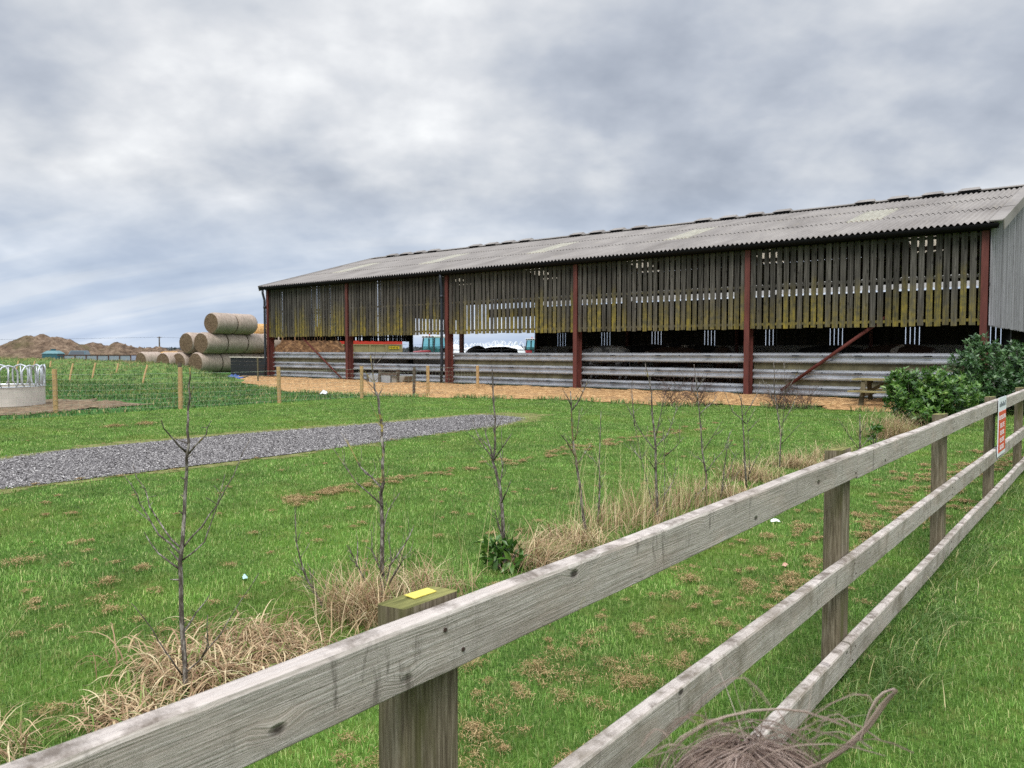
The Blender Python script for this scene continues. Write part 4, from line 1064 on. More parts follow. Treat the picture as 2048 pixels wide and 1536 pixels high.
# ------------------------------------------------------------------ picnic table
q = at(1757, 818); tb = thing('picnic_table', 'weathered timber picnic table by the sawdust bank, half behind the bush', 'picnic table', (q.x+.25, q.y+.3, 0), R(2))
M_pt = simple('picnic_timber', srgb(142, 130, 92), .85, .2, 0, .3, 6.0, .3); M_pt2 = simple('picnic_leg_timber', srgb(92, 84, 64), .85, .2, 0, .3, 6.0)
b = MB()
for k in range(5): b.box((-.9, -.36+k*.147, .72), (.9, -.36+k*.147+.135, .76))
b.build('tabletop', M_pt, tb)
for s in (-1, 1):
    b = MB()
    for k in range(2): y = s*(.62+k*.13); b.box((-.9, y-.06, .43), (.9, y+.06, .47))
    b.build('bench', M_pt, tb)
for x in (-.62, .62):
    for s in (-1, 1):
        b = MB(); b.bar((x, s*.28, .72), (x, s*.62, 0), .06, .11, up=(1, 0, 0)); b.build('leg', M_pt2, tb)
    b = MB(); b.box((x+.035, -.74, .33), (x+.085, .74, .43)); b.box((x+.035, -.36, .63), (x+.085, .36, .72)); b.bar((x, 0, .40), (x*.1, 0, .70), .05, .08); b.build('cross_beam', M_pt2, tb)
# drinking trough against the barn
q = on_front(775, 764, BY0-.75); wt = thing('water_trough', 'galvanised water trough boxed in old timber against the barn', 'water trough', (q.x, q.y, .06))
b = MB(); b.hexa([(-.72, -.32, 0), (.5, -.32, 0), (.5, .25, 0), (-.72, .25, 0), (-.78, -.36, .42), (.56, -.36, .42), (.56, .28, .42), (-.78, .28, .42)]); b.build('tank', simple('dull_galvanised', srgb(168, 176, 184), .5, .4, .3, .15), wt)
b = MB(); b.box((-.10, -.42, -.05), (-.0, -.365, .46)); b.box((.0, -.38, .43), (.95, -.27, .53)); b.box((.86, -.30, -.05), (.96, -.2, .66)); b.box((-.95, -.3, -.1), (-.83, -.18, .44)); b.box((-.32, -.2, .43), (-.2, -.1, .62)); b.build('timber_frame', M_oldstake, wt)
b = MB(); b.hexa([(.58, -.3, 0), (1.0, -.19, 0), (1.0, .3, 0), (.58, .3, 0), (.58, -.3, .40), (1.25, -.19, .40), (1.25, .3, .40), (.58, .3, .40)]); b.build('concrete_side', M_conc, wt)

# scraps of litter
def scrap(name, px_, py_, w, h, m, label, z=None):
    p = at(px_, py_); b = MB(); n = 10; V = []
    for i in range(n+1):
        for j in range(n+1):
            u, v_ = i/n-.5, j/n-.5; V.append((u*w*2+.08*w*fbm(u*5, v_*5, px_), v_*w+.06*w*fbm(v_*6, u*4, px_), .02+h*max(0, (1-(u*u+v_*v_)*3.2))*(.6+.9*abs(fbm(u*7, v_*7, px_)))))
    b.add(V, [(i*(n+1)+j, (i+1)*(n+1)+j, (i+1)*(n+1)+j+1, i*(n+1)+j+1) for i in range(n) for j in range(n)])
    o = b.build(name, m, loc=(p.x, p.y, z if z is not None else .0), rotz=random.uniform(0, 3)); tag(o, label, 'litter'); return o
scrap('plastic_scrap', 648, 790, .22, .12, M_white, 'crumpled white plastic scrap on the edge of the sawdust', .03)
M_blue = simple('blue_sheet', srgb(60, 88, 150), .5, .4, 0, .3, 3.0)
scrap('plastic_sheet', 468, 759, .5, .22, M_blue, 'crumpled blue feed bag in front of the black boarded wall', .04)
scrap('plastic_sheet', 492, 757, .55, .24, MATS['white_panel'], 'crumpled white feed bag in front of the black boarded wall', .05)
scrap('tissue_scrap', 490, 1161, .03, .02, simple('pale_tissue', srgb(186, 220, 218), .8), 'pale tissue scrap lying on the near lawn')
scrap('paper_scrap', 1570, 1136, .03, .02, simple('torn_paper', srgb(214, 170, 150), .8), 'torn paper scrap in the grass behind the fence')
scrap('plastic_scrap', 1550, 1047, .04, .03, M_white, 'white plastic scrap beneath the top rail of the fence')

# ------------------------------------------------------------------ shrubs
def leaf_bush(name, lobes, n_twig, leaf, m, label, cat, stem_m=M_bark, base=None, per=9):
    t = thing(name, label, cat, base)
    bx, by, _ = base; C_, D_ = [], []
    tot = sum(l[3]*l[4]*l[5] for l in lobes); b = MB()
    for (lx, ly, lz, ax, ay, az) in lobes:
        k = max(8, int(n_twig*ax*ay*az/tot))
        for _ in range(k):
            d = Vector((random.gauss(0, 1), random.gauss(0, 1), random.gauss(0, 1))).normalized()
            rr = random.random()**.38*(1+.28*fbm(d.x*2.2+lx, d.y*2.2+ly, d.z*2.2))
            p = Vector((lx+d.x*ax*rr, ly+d.y*ay*rr, lz+d.z*az*rr))
            if p.z < .03: continue
            od = (d+Vector((0, 0, .7))+Vector((random.gauss(0, .4), random.gauss(0, .4), random.gauss(0, .3)))).normalized()
            C_.append(p); D_.append(od)
            if random.random() < .12: b.tube([p-od*.02, Vector((lx*.4+p.x*.4, ly*.4+p.y*.4, max(.0, p.z*.45))), Vector((lx*.25, ly*.25, 0))], [.004, .008, .014], 4, False)
    V, F, Rr = [], [], []
    for p, od in zip(C_, D_):
        u = od.orthogonal().normalized(); w = od.cross(u); br = random.random()
        for k in range(per):
            a = k*2.4+random.uniform(-.4, .4); spread = random.uniform(.5, 1.25)
            ld = (od*math.cos(spread)+(u*math.cos(a)+w*math.sin(a))*math.sin(spread)).normalized()
            sd_ = ld.cross(od)
            if sd_.length < .05: sd_ = u
            sd_.normalize(); nn = sd_.cross(ld)
            L = leaf*random.uniform(.7, 1.2); wd = L*.36; s0 = p-od*random.uniform(0, .09)
            o = len(V)
            V += [s0, s0+ld*L*.5+sd_*wd*.5+nn*wd*.14, s0+ld*L*.5, s0+ld*L*.5-sd_*wd*.5+nn*wd*.14, s0+ld*L-nn*L*.12]
            F += [(o, o+1, o+2), (o, o+2, o+3), (o+1, o+4, o+2), (o+2, o+4, o+3)]
            c = min(1, max(0, .55*br+.45*random.random())); Rr += [c]*5
    fo = np_mesh('foliage', np.array([tuple(v) for v in V]), np.array(F), m, np.array(Rr), t)
    if b.v: b.build('stem', stem_m, t)
    return t
p = at(1852, 850)
leaf_bush('laurel_bush', [(-.15, .1, .55, .62, .6, .52), (.42, .15, .62, .55, .55, .45), (-.45, .0, .8, .35, .4, .35), (.1, -.3, .3, .45, .35, .3), (.15, .2, .95, .35, .35, .25)], 950, .115, M_laurel, 'rounded bright green laurel bush beside the picnic table', 'bush', base=(p.x, p.y, 0))
p = at(1985, 815)
bl = []
for x_, y_, dd, r_, rz_ in ((1962, 706, 17.4, .36, .44), (1935, 722, 17.2, .36, .34), (1925, 765, 17.2, .40, .36), (1980, 770, 17.4, .55, .50), (2030, 725, 17.8, .50, .46), (2060, 775, 17.6, .7, .55), (2110, 730, 18.2, .7, .6), (1950, 800, 17.2, .42, .30)):
    c_ = pz(x_, y_, dd); bl.append((c_.x-p.x, c_.y-p.y, c_.z, r_, r_, rz_))
leaf_bush('laurel_bush', bl, 1700, .12, M_laurel2, 'tall dark green laurel bush in front of the barn corner', 'bush', base=(p.x, p.y, 0))
p = at(1000, 1140); leaf_bush('laurel_seedling', [(-.03, 0, .14, .11, .11, .13), (.10, .03, .12, .08, .08, .1)], 34, .095, M_laurel, 'small broad leaved laurel seedling at the foot of a bare sapling', 'plant', base=(p.x, p.y, 0), per=5)
p = at(1745, 893); leaf_bush('laurel_seedling', [(.05, 0, .32, .12, .12, .10), (-.02, 0, .15, .06, .06, .12)], 26, .08, M_laurel, 'sprig of bright green leaves beside the stub sapling near the second fence post', 'plant', base=(p.x, p.y, 0), per=5)
p = at(1800, 852); leaf_bush('grey_shrub', [(0, 0, .4, .24, .24, .38)], 110, .05, M_long, 'loose grey green shrub between picnic table and laurel', 'bush', base=(p.x-.25, p.y+1.2, 0), per=7)

def twig_bush(px_, py_, w, h, n, label):
    p = at(px_, py_); b = MB()
    for _ in range(n):
        a = random.uniform(0, 6.28); r0 = random.uniform(0, w*.35); q = Vector((p.x+r0*math.cos(a), p.y+r0*.6*math.sin(a), 0)); pts = [q]; d = Vector((random.gauss(0, .5), random.gauss(0, .35), 1)).normalized()
        L = h*random.uniform(.5, 1.1); K = 6
        for k in range(K):
            d = (d+Vector((random.gauss(0, .32), random.gauss(0, .25), -.12*k*.4))).normalized(); q = q+d*L/K; pts.append(q.copy())
        b.tube(pts, [.006*(1-.13*k) for k in range(K+1)], 4, False)
        for k in range(2, K):
            for _ in range(2):
                e = (d+Vector((random.gauss(0, .8), random.gauss(0, .6), random.gauss(.1, .5)))).normalized(); s = pts[k]; m = s+e*L*.16
                b.tube([s, m, m+(e+Vector((0, 0, random.uniform(-.4, .6)))).normalized()*L*.16], [.0032, .0026, .002], 3, False)
    o = b.build('bramble', M_twig); o.data.name = 'bramble'; tag(o, label, 'bramble', 'bare brambles before the barn')
twig_bush(1345, 812, 1.0, 1.0, 30, 'bare purple brown bramble in front of the fourth bay')
twig_bush(1395, 812, .8, .9, 24, 'bare bramble just before the red column left of the diagonal brace')
twig_bush(1560, 818, 1.0, .95, 34, 'tangled dark bramble at the foot of the diagonal brace')
twig_bush(1605, 818, .7, .85, 20, 'thin bare bramble between the diagonal brace and the picnic table')
twig_bush(500, 752, 1.4, .7, 20, 'low bare bramble growing over the end of the grassy bank')

# ------------------------------------------------------------------ saplings
def sapling(base, lines, label, r0=.016, cat='sapling', f_tw=True):
    r0 *= .76
    f_tw = 'nearest the camera' not in label
    D = depth_of(at(*base)); gp = at(*base); t = thing('bare_sapling', label, cat, (gp.x, gp.y, 0), 0, 'young bare trees planted along the fence'); off = Vector((gp.x, gp.y, 0))
    for i, ln in enumerate(lines):
        k = len(ln); b = MB(); dj = 0 if i == 0 else random.uniform(-.22, .22); pts, rad = [], []
        for j, (x, y) in enumerate(ln):
            f = j/max(1, k-1); w = pz(x, y, D+dj*f*(1 if i else 0)+(0.0 if j == 0 else random.gauss(0, .012)))-off
            pts.append(w)
        if i == 0: pts[0].z = -.05
        # resample for a gently knotty line
        q, qr = [], []
        rb = r0 if i == 0 else r0*random.uniform(.34, .46); re_ = r0*(.26 if i == 0 else .13)
        for j in range(k-1):
            for s in (0, .5):
                pp = pts[j].lerp(pts[j+1], s); f = (j+s)/(k-1)
                if i or (j+s) > 0: pp = pp+Vector((random.gauss(0, 1), random.gauss(0, 1), 0))*.0035
                q.append(pp); qr.append(rb+(re_-rb)*f)
        q.append(pts[-1]); qr.append(re_)
        b.tube(q, qr, 7)
        for j in range(2, len(q)-1):       # buds and spurs
            if random.random() < (.55 if i else .4):
                e = Vector((random.gauss(0, 1), random.gauss(0, 1), random.uniform(.3, 1.2))).normalized(); l = random.uniform(.012, .05)*(1 if random.random() < .8 else 2.4); b.tube([q[j], q[j]+e*l], [qr[j]*.5, .0016], 4, False)
        for j in range(1, len(q)-1):       # fine side twigs
            for _ in range(random.choice((1, 1, 2, 3)) if f_tw else 0):
                e = ((q[j+1]-q[j]).normalized()*random.uniform(.5, 1.1)+Vector((random.gauss(0, .6), random.gauss(0, .6), random.uniform(0, .5)))).normalized(); l = random.uniform(.05, .17); m_ = q[j]+e*l*.5
                b.tube([q[j], m_, m_+(e+Vector((random.gauss(0, .2), random.gauss(0, .2), .35))).normalized()*l*.5], [min(qr[j]*.4, .0028), .0019, .0011], 4, False)
        b.build('trunk' if i == 0 else 'branch', M_barky if 'yellow' in label else M_bark, t, smooth=True)
    return t
sapling((370, 1395), [[(370, 1395), (365, 1250), (362, 1160), (363, 1090), (368, 1030), (372, 960), (374, 915), (376, 860), (378, 820), (379, 770), (379, 735)],
  [(360, 1108), (317, 1070), (288, 1019), (274, 992), (243, 945)], [(361, 1096), (329, 1060), (298, 1013), (284, 978), (266, 929)], [(366, 1095), (403, 1052), (434, 1009), (466, 951), (503, 873)],
  [(365, 1121), (407, 1084), (430, 1025), (450, 949)], [(361, 1140), (317, 1107), (288, 1064)], [(374, 908), (341, 873), (322, 839)], [(374, 912), (411, 869), (423, 841)],
  [(366, 1350), (338, 1312), (301, 1257), (263, 1206)], [(370, 1350), (398, 1322), (441, 1268), (478, 1206), (518, 1146)], [(405, 1312), (415, 1288), (415, 1230)], [(363, 1270), (395, 1225), (420, 1190)]],
  'tall bare sapling with paired upswept branches, nearest the camera', .0145)
sapling((764, 1212), [[(764, 1212), (764, 1129), (766, 1058), (764, 1011), (765, 965), (766, 900), (763, 854), (755, 793), (748, 764), (741, 711)], [(763, 1011), (714, 965), (664, 893)], [(762, 977), (721, 933), (682, 865)],
  [(766, 1200), (782, 1122), (775, 1065)], [(779, 1133), (810, 1090), (828, 1051)], [(764, 1205), (737, 1180), (714, 1129), (694, 1090)], [(714, 1133), (715, 1083)], [(764, 1080), (775, 1020), (800, 985)], [(765, 1150), (745, 1100), (742, 1060)], [(769, 1180), (800, 1130), (812, 1110)]],
  'bare sapling with yellow lichened leader behind the post with the yellow tag', .019)
sapling((655, 1215), [[(655, 1215), (628, 1180), (606, 1144), (594, 1086), (590, 1015)], [(630, 1183), (615, 1126)], [(645, 1205), (655, 1150)], [(640, 1196), (605, 1160)], [(668, 1210), (674, 1150)]], 'short curved leafless shoot leaning away from the tagged post', .011)
sapling((1010, 1140), [[(1010, 1140), (1008, 1096), (1005, 1039), (1003, 1003), (996, 955), (987, 923), (990, 884), (990, 839), (985, 776), (984, 740)], [(987, 922), (960, 881), (945, 839)], [(988, 920), (972, 869), (967, 857)], [(989, 920), (1023, 869)], [(1000, 979), (1005, 935), (1000, 903)], [(1003, 1005), (1023, 959)], [(1007, 1090), (994, 1040), (990, 1020)]],
  'bare sapling rising from the small laurel seedling', .019)
sapling((1171, 1075), [[(1171, 1075), (1166, 1024), (1154, 932), (1147, 890), (1144, 836), (1141, 782)], [(1145, 820), (1166, 785), (1178, 755)], [(1144, 815), (1128, 782)], [(1150, 880), (1154, 866), (1160, 818)], [(1152, 917), (1134, 884), (1122, 869)], [(1156, 928), (1181, 890)]],
  'bare sapling with yellow twigs in front of the third red column', .019)
sapling((1193, 1050), [[(1193, 1050), (1199, 980), (1198, 932), (1202, 821)], [(1198, 935), (1178, 912)]], 'thin single stemmed sapling between two stouter ones', .013)
sapling((1315, 1045), [[(1315, 1045), (1313, 963), (1310, 897), (1306, 831), (1302, 786), (1290, 727)], [(1318, 1044), (1327, 1020), (1329, 941), (1326, 853)], [(1312, 1035), (1303, 1008), (1283, 919), (1268, 844)], [(1309, 899), (1279, 859), (1252, 808)], [(1310, 897), (1334, 870), (1350, 828), (1352, 810)], [(1329, 912), (1354, 893), (1367, 875)], [(1329, 990), (1347, 963), (1352, 919)], [(1270, 852), (1265, 800), (1265, 760)], [(1309, 880), (1322, 830), (1326, 800)], [(1283, 919), (1262, 892)], [(1312, 940), (1290, 910)]],
  'bushy many stemmed bare sapling amid tall dry grass', .018)
sapling((1414, 1015), [[(1414, 1015), (1412, 952), (1405, 904), (1398, 820), (1388, 729)], [(1407, 901), (1445, 842)], [(1412, 944), (1449, 897), (1465, 857)], [(1413, 972), (1385, 1000), (1361, 1019)], [(1410, 930), (1394, 912)], [(1399, 830), (1425, 805), (1434, 790)], [(1393, 780), (1408, 755)], [(1396, 800), (1380, 770)]], 'slender bare sapling with one long leader right of the bushy one', .016)
sapling((1440, 1000), [[(1440, 1000), (1449, 930), (1460, 864)], [(1443, 983), (1462, 932), (1474, 897)], [(1445, 983), (1482, 939)], [(1455, 893), (1475, 920)]], 'low fan of grey leafless shoots beside the slender sapling', .012)
sapling((1494, 978), [[(1494, 978), (1487, 875), (1482, 791)], [(1497, 960), (1499, 935), (1495, 844), (1485, 797)], [(1493, 848), (1465, 822), (1443, 771)], [(1496, 844), (1511, 815)], [(1497, 862), (1520, 837)], [(1498, 950), (1527, 886)], [(1490, 830), (1515, 790), (1520, 760)], [(1485, 810), (1470, 770)]], 'double stemmed bare sapling below the fourth red column', .017)
sapling((1559, 938), [[(1559, 938), (1562, 875), (1558, 842), (1549, 775), (1547, 720)], [(1561, 885), (1563, 875), (1567, 820), (1569, 764), (1567, 720)], [(1566, 844), (1589, 804), (1598, 780)], [(1562, 888), (1604, 844)], [(1560, 915), (1553, 890)], [(1555, 820), (1530, 770), (1520, 750)], [(1568, 790), (1590, 755), (1600, 735)]], 'forked bare sapling in front of the diagonal brace', .017)
sapling((1720, 905), [[(1720, 905), (1720, 861), (1720, 828)], [(1718, 900), (1694, 865), (1674, 834)], [(1720, 867), (1733, 845)], [(1721, 895), (1745, 870)]], 'short stub of a sapling just behind the second fence post', .022)

# ------------------------------------------------------------------ dry tussocks
def tussock(pos, n, rad, L, el, droop, label, azm=None, azs=9, w=.0045, m=None, K=7):
    k = rng.normal(0, 1, (n, 2))*np.array(rad)*.5
    P = np.stack([pos[0]+k[:, 0], pos[1]+k[:, 1], np.zeros(n)], 1)
    az = rng.uniform(0, 2*np.pi, n) if azm is None else rng.normal(azm, azs, n)
    ln = L*rng.uniform(.5, 1.15, n); e0 = np.clip(rng.normal(el, .28, n), .2, 1.55)
    V, F, r = arcs(P, ln, w*rng.choice([.5, .7, .9, 1.2, 1.7], n), az, e0, droop*rng.uniform(.6, 1.3, n), K, .7)
    o = np_mesh('grass_tussock', V, F, m or M_dry, r); tag(o, label, 'grass tussock', 'dry grass tussocks along the saplings'); return o
def g2(px_, py_): p = at(px_, py_); return (p.x, p.y)
tussock(g2(415, 1350), 1500, (.40, .24), .33, .95, 3.2, 'collapsed straw coloured tussock round the nearest sapling', w=.006)
tussock(g2(262, 1440), 420, (.20, .12), .26, .85, 3.0, 'flattened straw tussock just behind the top rail, nearest of all', w=.006)
tussock(g2(560, 1300), 1000, (.40, .20), .28, 1.0, 3.1, 'matted dry tussock between the two nearest saplings', w=.005)
tussock(g2(725, 1235), 700, (.28, .22), .36, 1.3, 1.5, 'brown upright tussock behind the tagged fence post', w=.0045)
tussock(g2(840, 1190), 350, (.3, .25), .30, 1.2, 1.5, 'thin pale tussock right of the tagged post')
tussock(g2(1060, 1125), 800, (.30, .24), .33, .9, 1.6, 'brown tussock beside the small laurel seedling', azm=.9, azs=1.0)
tussock(g2(1150, 1085), 620, (.36, .26), .28, 1.0, 1.8, 'ginger tussock at the foot of the yellow twigged sapling')
tussock(g2(1235, 1055), 300, (.45, .3), .34, 1.2, 1.2, 'wispy pale tussock before the thin single stemmed sapling', azm=.6, azs=1.2)
tussock(g2(1300, 1035), 330, (.34, .28), .38, 1.38, .8, 'tall wispy dry tussock inside the bushy sapling', w=.004)
tussock(g2(1380, 1015), 330, (.30, .25), .38, 1.4, .8, 'tall straw tussock right of the bushy sapling', w=.004)
tussock(g2(1460, 995), 420, (.35, .25), .28, 1.2, 1.6, 'low mixed tussock under the fan of grey shoots')
tussock(g2(1505, 960), 700, (.34, .28), .32, 1.25, 1.5, 'ginger brown tussock round the double stemmed sapling')
tussock(g2(1600, 935), 800, (.42, .3), .32, 1.15, 1.7, 'brown tussock right of the forked sapling')
tussock(g2(1675, 920), 500, (.40, .3), .34, 1.2, 1.6, 'pale tussock beside the stub sapling')
tussock(g2(1788, 878), 1300, (.44, .36), .58, 1.3, 1.7, 'rounded brown tussock in front of the laurel bush')
tussock(g2(1870, 850), 500, (.6, .3), .5, 1.2, 1.6, 'thin brown tussock behind the third fence post')
tussock(g2(15, 1510), 90, (.2, .14), .36, .9, 2.2, 'loose dry wisps at the near left edge of the lawn')
n = 110                                    # scattered seed stalks standing in the tussocks
ii = rng.random(n); px_ = np.where(ii < .55, rng.normal(1270, 90, n), rng.uniform(640, 1700, n))
P = np.array([tuple(at(x, np.interp(x, [640, 1000, 1300, 1700], [1260, 1130, 1045, 915]) + rng.normal(0, 8))) for x in px_])
V, F, r = arcs(P, rng.uniform(.45, .95, n), np.full(n, .0034), rng.uniform(0, 6.28, n), rng.normal(1.38, .12, n), rng.uniform(.2, .7, n), 6, .3)
n2 = 26; P2 = np.array([tuple(at(rng.normal(-30, 40), rng.normal(1440, 40))) for _ in range(n2)]); V2, F2, r2 = arcs(P2, rng.uniform(.35, .7, n2), np.full(n2, .003), rng.normal(.6, .5, n2), rng.normal(1.0, .2, n2), rng.uniform(.3, .9, n2), 6, .2)
V, F, r = np.concatenate([V, V2]), np.concatenate([F, F2+len(V)]), np.concatenate([r, r2])
tag(np_mesh('seed_stalks', V, F, mat_leafy('seed_stalk', [(0, srgb(190, 176, 128)), (1, srgb(206, 204, 150))], .8, .1, .2), r), kind='stuff')

# ------------------------------------------------------------------ grass
def scatter(n0, r0, r1, p, a0, a1):
    # density n0 per square metre at 3 m, thinning with distance
    rs = np.linspace(r0, r1, 800); dens = n0*np.minimum(1, (3.0/rs)**p)*rs*(a1-a0)
    cdf = np.cumsum(dens)*(rs[1]-rs[0]); N = int(cdf[-1]); u = rng.random(N)*cdf[-1]
    r = np.interp(u, cdf, rs); a = rng.uniform(a0, a1, N)
    return np.stack([r*np.sin(a), r*np.cos(a), 0*r], 1), r
P, r = scatter(11500, .35, 32, 1.36, R(-98), R(34))
vj = P+rng.normal(0, .12, P.shape)
k = ~inpoly(P, [(v.x, v.y) for v in path_poly]) & ~(inpoly(vj, verge_poly) & (rng.random(len(P)) < .75)) & ~inpoly(P, chip_poly) & (P[:, 0] > -18.7) & (P[:, 1] < 22)
P, r = P[k], r[k]
hn = np.array([mnoise.noise(Vector((x*.9, y*.9, 0))) for x, y in P[:, :2]])
hh = (.029+.012*hn)*rng.uniform(.5, 1.35, len(P)); ww = .0022*np.maximum(1, (r/3.2))**.78*rng.uniform(.7, 1.3, len(P))
V, F, rr = blades(P, hh, ww, rng.uniform(.1, 1.0, len(P)))
tag(np_mesh('lawn_grass', V, F, M_grass, rr), kind='stuff')
# pasture
N = 120000; P = np.stack([rng.uniform(-62, -18.7, N), rng.uniform(3, 26, N), np.zeros(N)], 1)
k = ~inpoly(P, mud_poly) & ~inpoly(P, chip_poly); P = P[k]
P[:, 2] = np.array([max(0, bank_h(x, y)) if (15 < y < 22.3 and x < -31.5) else 0 for x, y in P[:, :2]])
tuft = np.array([mnoise.noise(Vector((x*1.4, y*1.4, 4))) for x, y in P[:, :2]])
onb = P[:, 2] > .08
hh = (.08+.06*np.maximum(0, tuft)+.10*onb*np.maximum(.2, tuft+.3))*rng.uniform(.5, 1.3, len(P))
V, F, rr = blades(P, hh, rng.uniform(.014, .028, len(P)), rng.uniform(.2, 1.1, len(P)))
yel = onb*np.clip((P[:, 2]-.25)*.55, 0, .4)+.22*np.maximum(0, np.array([mnoise.noise(Vector((x*.7, y*.9, 9))) for x, y in P[:, :2]]))
rr = np.clip(rr+np.repeat(yel, 5), 0, 1)
tag(np_mesh('pasture_grass', V, F, M_rough, rr), kind='stuff')
# long tufts that the mower misses along the fence and along the sawdust
Ps = []
for yc, dx, n in ((1.9, -.08, 260), (2.6, -.1, 330), (3.35, .12, 420), (4.0, .16, 560), (4.5, .2, 420), (5.3, .12, 330), (6.2, .14, 560), (7.1, .1, 300), (8.2, .12, 420), (9.6, .1, 420), (11.3, .1, 500), (13, .1, 500)):
    q = rng.normal(0, 1, (n, 2))*np.array([.11, .34]); Ps.append(np.stack([FX+dx+q[:, 0], yc+q[:, 1], 0*q[:, 0]], 1))
P = np.concatenate(Ps); n = len(P)
V, F, rr = arcs(P, rng.uniform(.05, .18, n), rng.uniform(.003, .005, n), rng.normal(-.5, 1.2, n), rng.uniform(.8, 1.4, n), rng.uniform(.6, 2.0, n), 4, .4)
tag(np_mesh('fence_grass', V, F, M_long, rr), kind='stuff')
Ps = []
for a, c in zip(chip_edge[1:-1], chip_edge[2:]):
    n = int((c-a).length*160); t = rng.random(n); q = np.stack([a.x+(c.x-a.x)*t+rng.normal(0, .25, n), a.y+(c.y-a.y)*t+rng.normal(0, .22, n)-.05, 0*t], 1)
    cl_ = np.array([mnoise.noise(Vector((x*.8, y*.8, 2))) for x, y in q[:, :2]]); Ps.append(q[cl_ > -.12])
P = np.concatenate(Ps); n = len(P)
V, F, rr = blades(P, rng.uniform(.06, .2, n), rng.uniform(.012, .022, n), rng.uniform(.2, 1.1, n))
tag(np_mesh('edge_weeds', V, F, M_long, rr), kind='stuff')
# dried mowings lying in loose clumps
cl_pos = []
for _ in range(430):                       # windrow between saplings and fence
    y = random.uniform(.9, 13); x = -1.95+.04*y+random.gauss(0, .24)+.12*math.sin(y*1.7); cl_pos.append((x, y, random.choice((.3, .4, .5, .6, .8, 1.0))*random.uniform(.8, 1.2)))
for x_, y_, s in ((38, 1130, 1.6), (285, 1143, 1.2), (210, 1172, 1.2), (205, 1205, 1.0), (225, 1228, 1.0), (160, 1090, 1.0), (590, 1008, 1.6), (625, 1004, 1.2), (595, 1015, 1.0), (660, 983, 1.3), (100, 1430, 1.1), (955, 1485, 1.5), (1070, 1345, 1.5), (1360, 1275, 1.2), (290, 850, 2.4), (228, 855, 2.2)): q = at(x_, y_); cl_pos.append((q.x, q.y, s))
for _ in range(190):
    q = at(random.uniform(-50, 1500), random.uniform(870, 1290)); cl_pos.append((q.x, q.y, random.uniform(.2, .65)))
for _ in range(90):                        # second windrow on the lawn
    t = random.random(); q = at(560+t*850+random.gauss(0, 12), 1005-t*150+random.gauss(0, 4)); cl_pos.append((q.x, q.y, random.uniform(.5, 1.1)))
cl_pos = [c for c in cl_pos if not inpoly(np.array([[c[0], c[1]]]), [(v.x, v.y) for v in path_poly])[0]]
Ps, Ls = [], []
for x, y, s in cl_pos:
    n = int(190*s); q = rng.normal(0, 1, (n, 3))*np.array([.036*s*random.uniform(.6, 1.5), .036*s*random.uniform(.6, 1.5), .008*s]); q[:, 2] = np.abs(q[:, 2])+.022+.010*s*np.exp(-(q[:, 0]**2+q[:, 1]**2)/(.03*s)**2); Ps.append(q+np.array([x, y, 0])); Ls.append(rng.uniform(.012, .034, n)*s**.5)
P = np.concatenate(Ps); L = np.concatenate(Ls); n = len(P); far = np.hypot(P[:, 0], P[:, 1])
V, F, rr = arcs(P, L, .0024*np.maximum(1, far/4), rng.uniform(0, 6.28, n), rng.uniform(-.3, .9, n), rng.uniform(.5, 3, n), 3, 2.0)
tag(np_mesh('grass_clippings', V, F, M_clip, rr), kind='stuff')
# slate chips on the path
pp = [(v.x, v.y) for v in path_poly]; xs_ = [p[0] for p in pp]; ys_ = [p[1] for p in pp]
P = np.stack([rng.uniform(min(xs_), max(xs_), 480000), rng.uniform(min(ys_), max(ys_), 480000)], 1); P = P[inpoly(P+rng.normal(0, .13, P.shape), pp)]
n = len(P); s = rng.uniform(.006, .016, n); az = rng.uniform(0, 6.28, n); tl = rng.normal(0, .35, (n, 2))
c, sn = np.cos(az), np.sin(az)
loc = np.array([[-1, -.5, 0], [.9, -.6, 0], [1.1, .5, 0], [-.7, .6, 0], [.1, .05, .45]])
L = loc[None]*(1+rng.normal(0, .22, (n, 5, 3)))*s[:, None, None]
X = L[:, :, 0]*c[:, None]-L[:, :, 1]*sn[:, None]; Y = L[:, :, 0]*sn[:, None]+L[:, :, 1]*c[:, None]
Z = .012+L[:, :, 2]+np.abs(X*tl[:, :1]+Y*tl[:, 1:])
V = np.stack([P[:, :1]+X, P[:, 1:]+Y, Z], 2).reshape(-1, 3)
b_ = (np.arange(n)*5)[:, None, None]; F = (b_+np.array([[0, 1, 4], [1, 2, 4], [2, 3, 4], [3, 0, 4]])[None]).reshape(-1, 3)
tag(np_mesh('slate_chippings', V, F, M_stone, np.repeat(rng.random(n), 5)), kind='stuff')

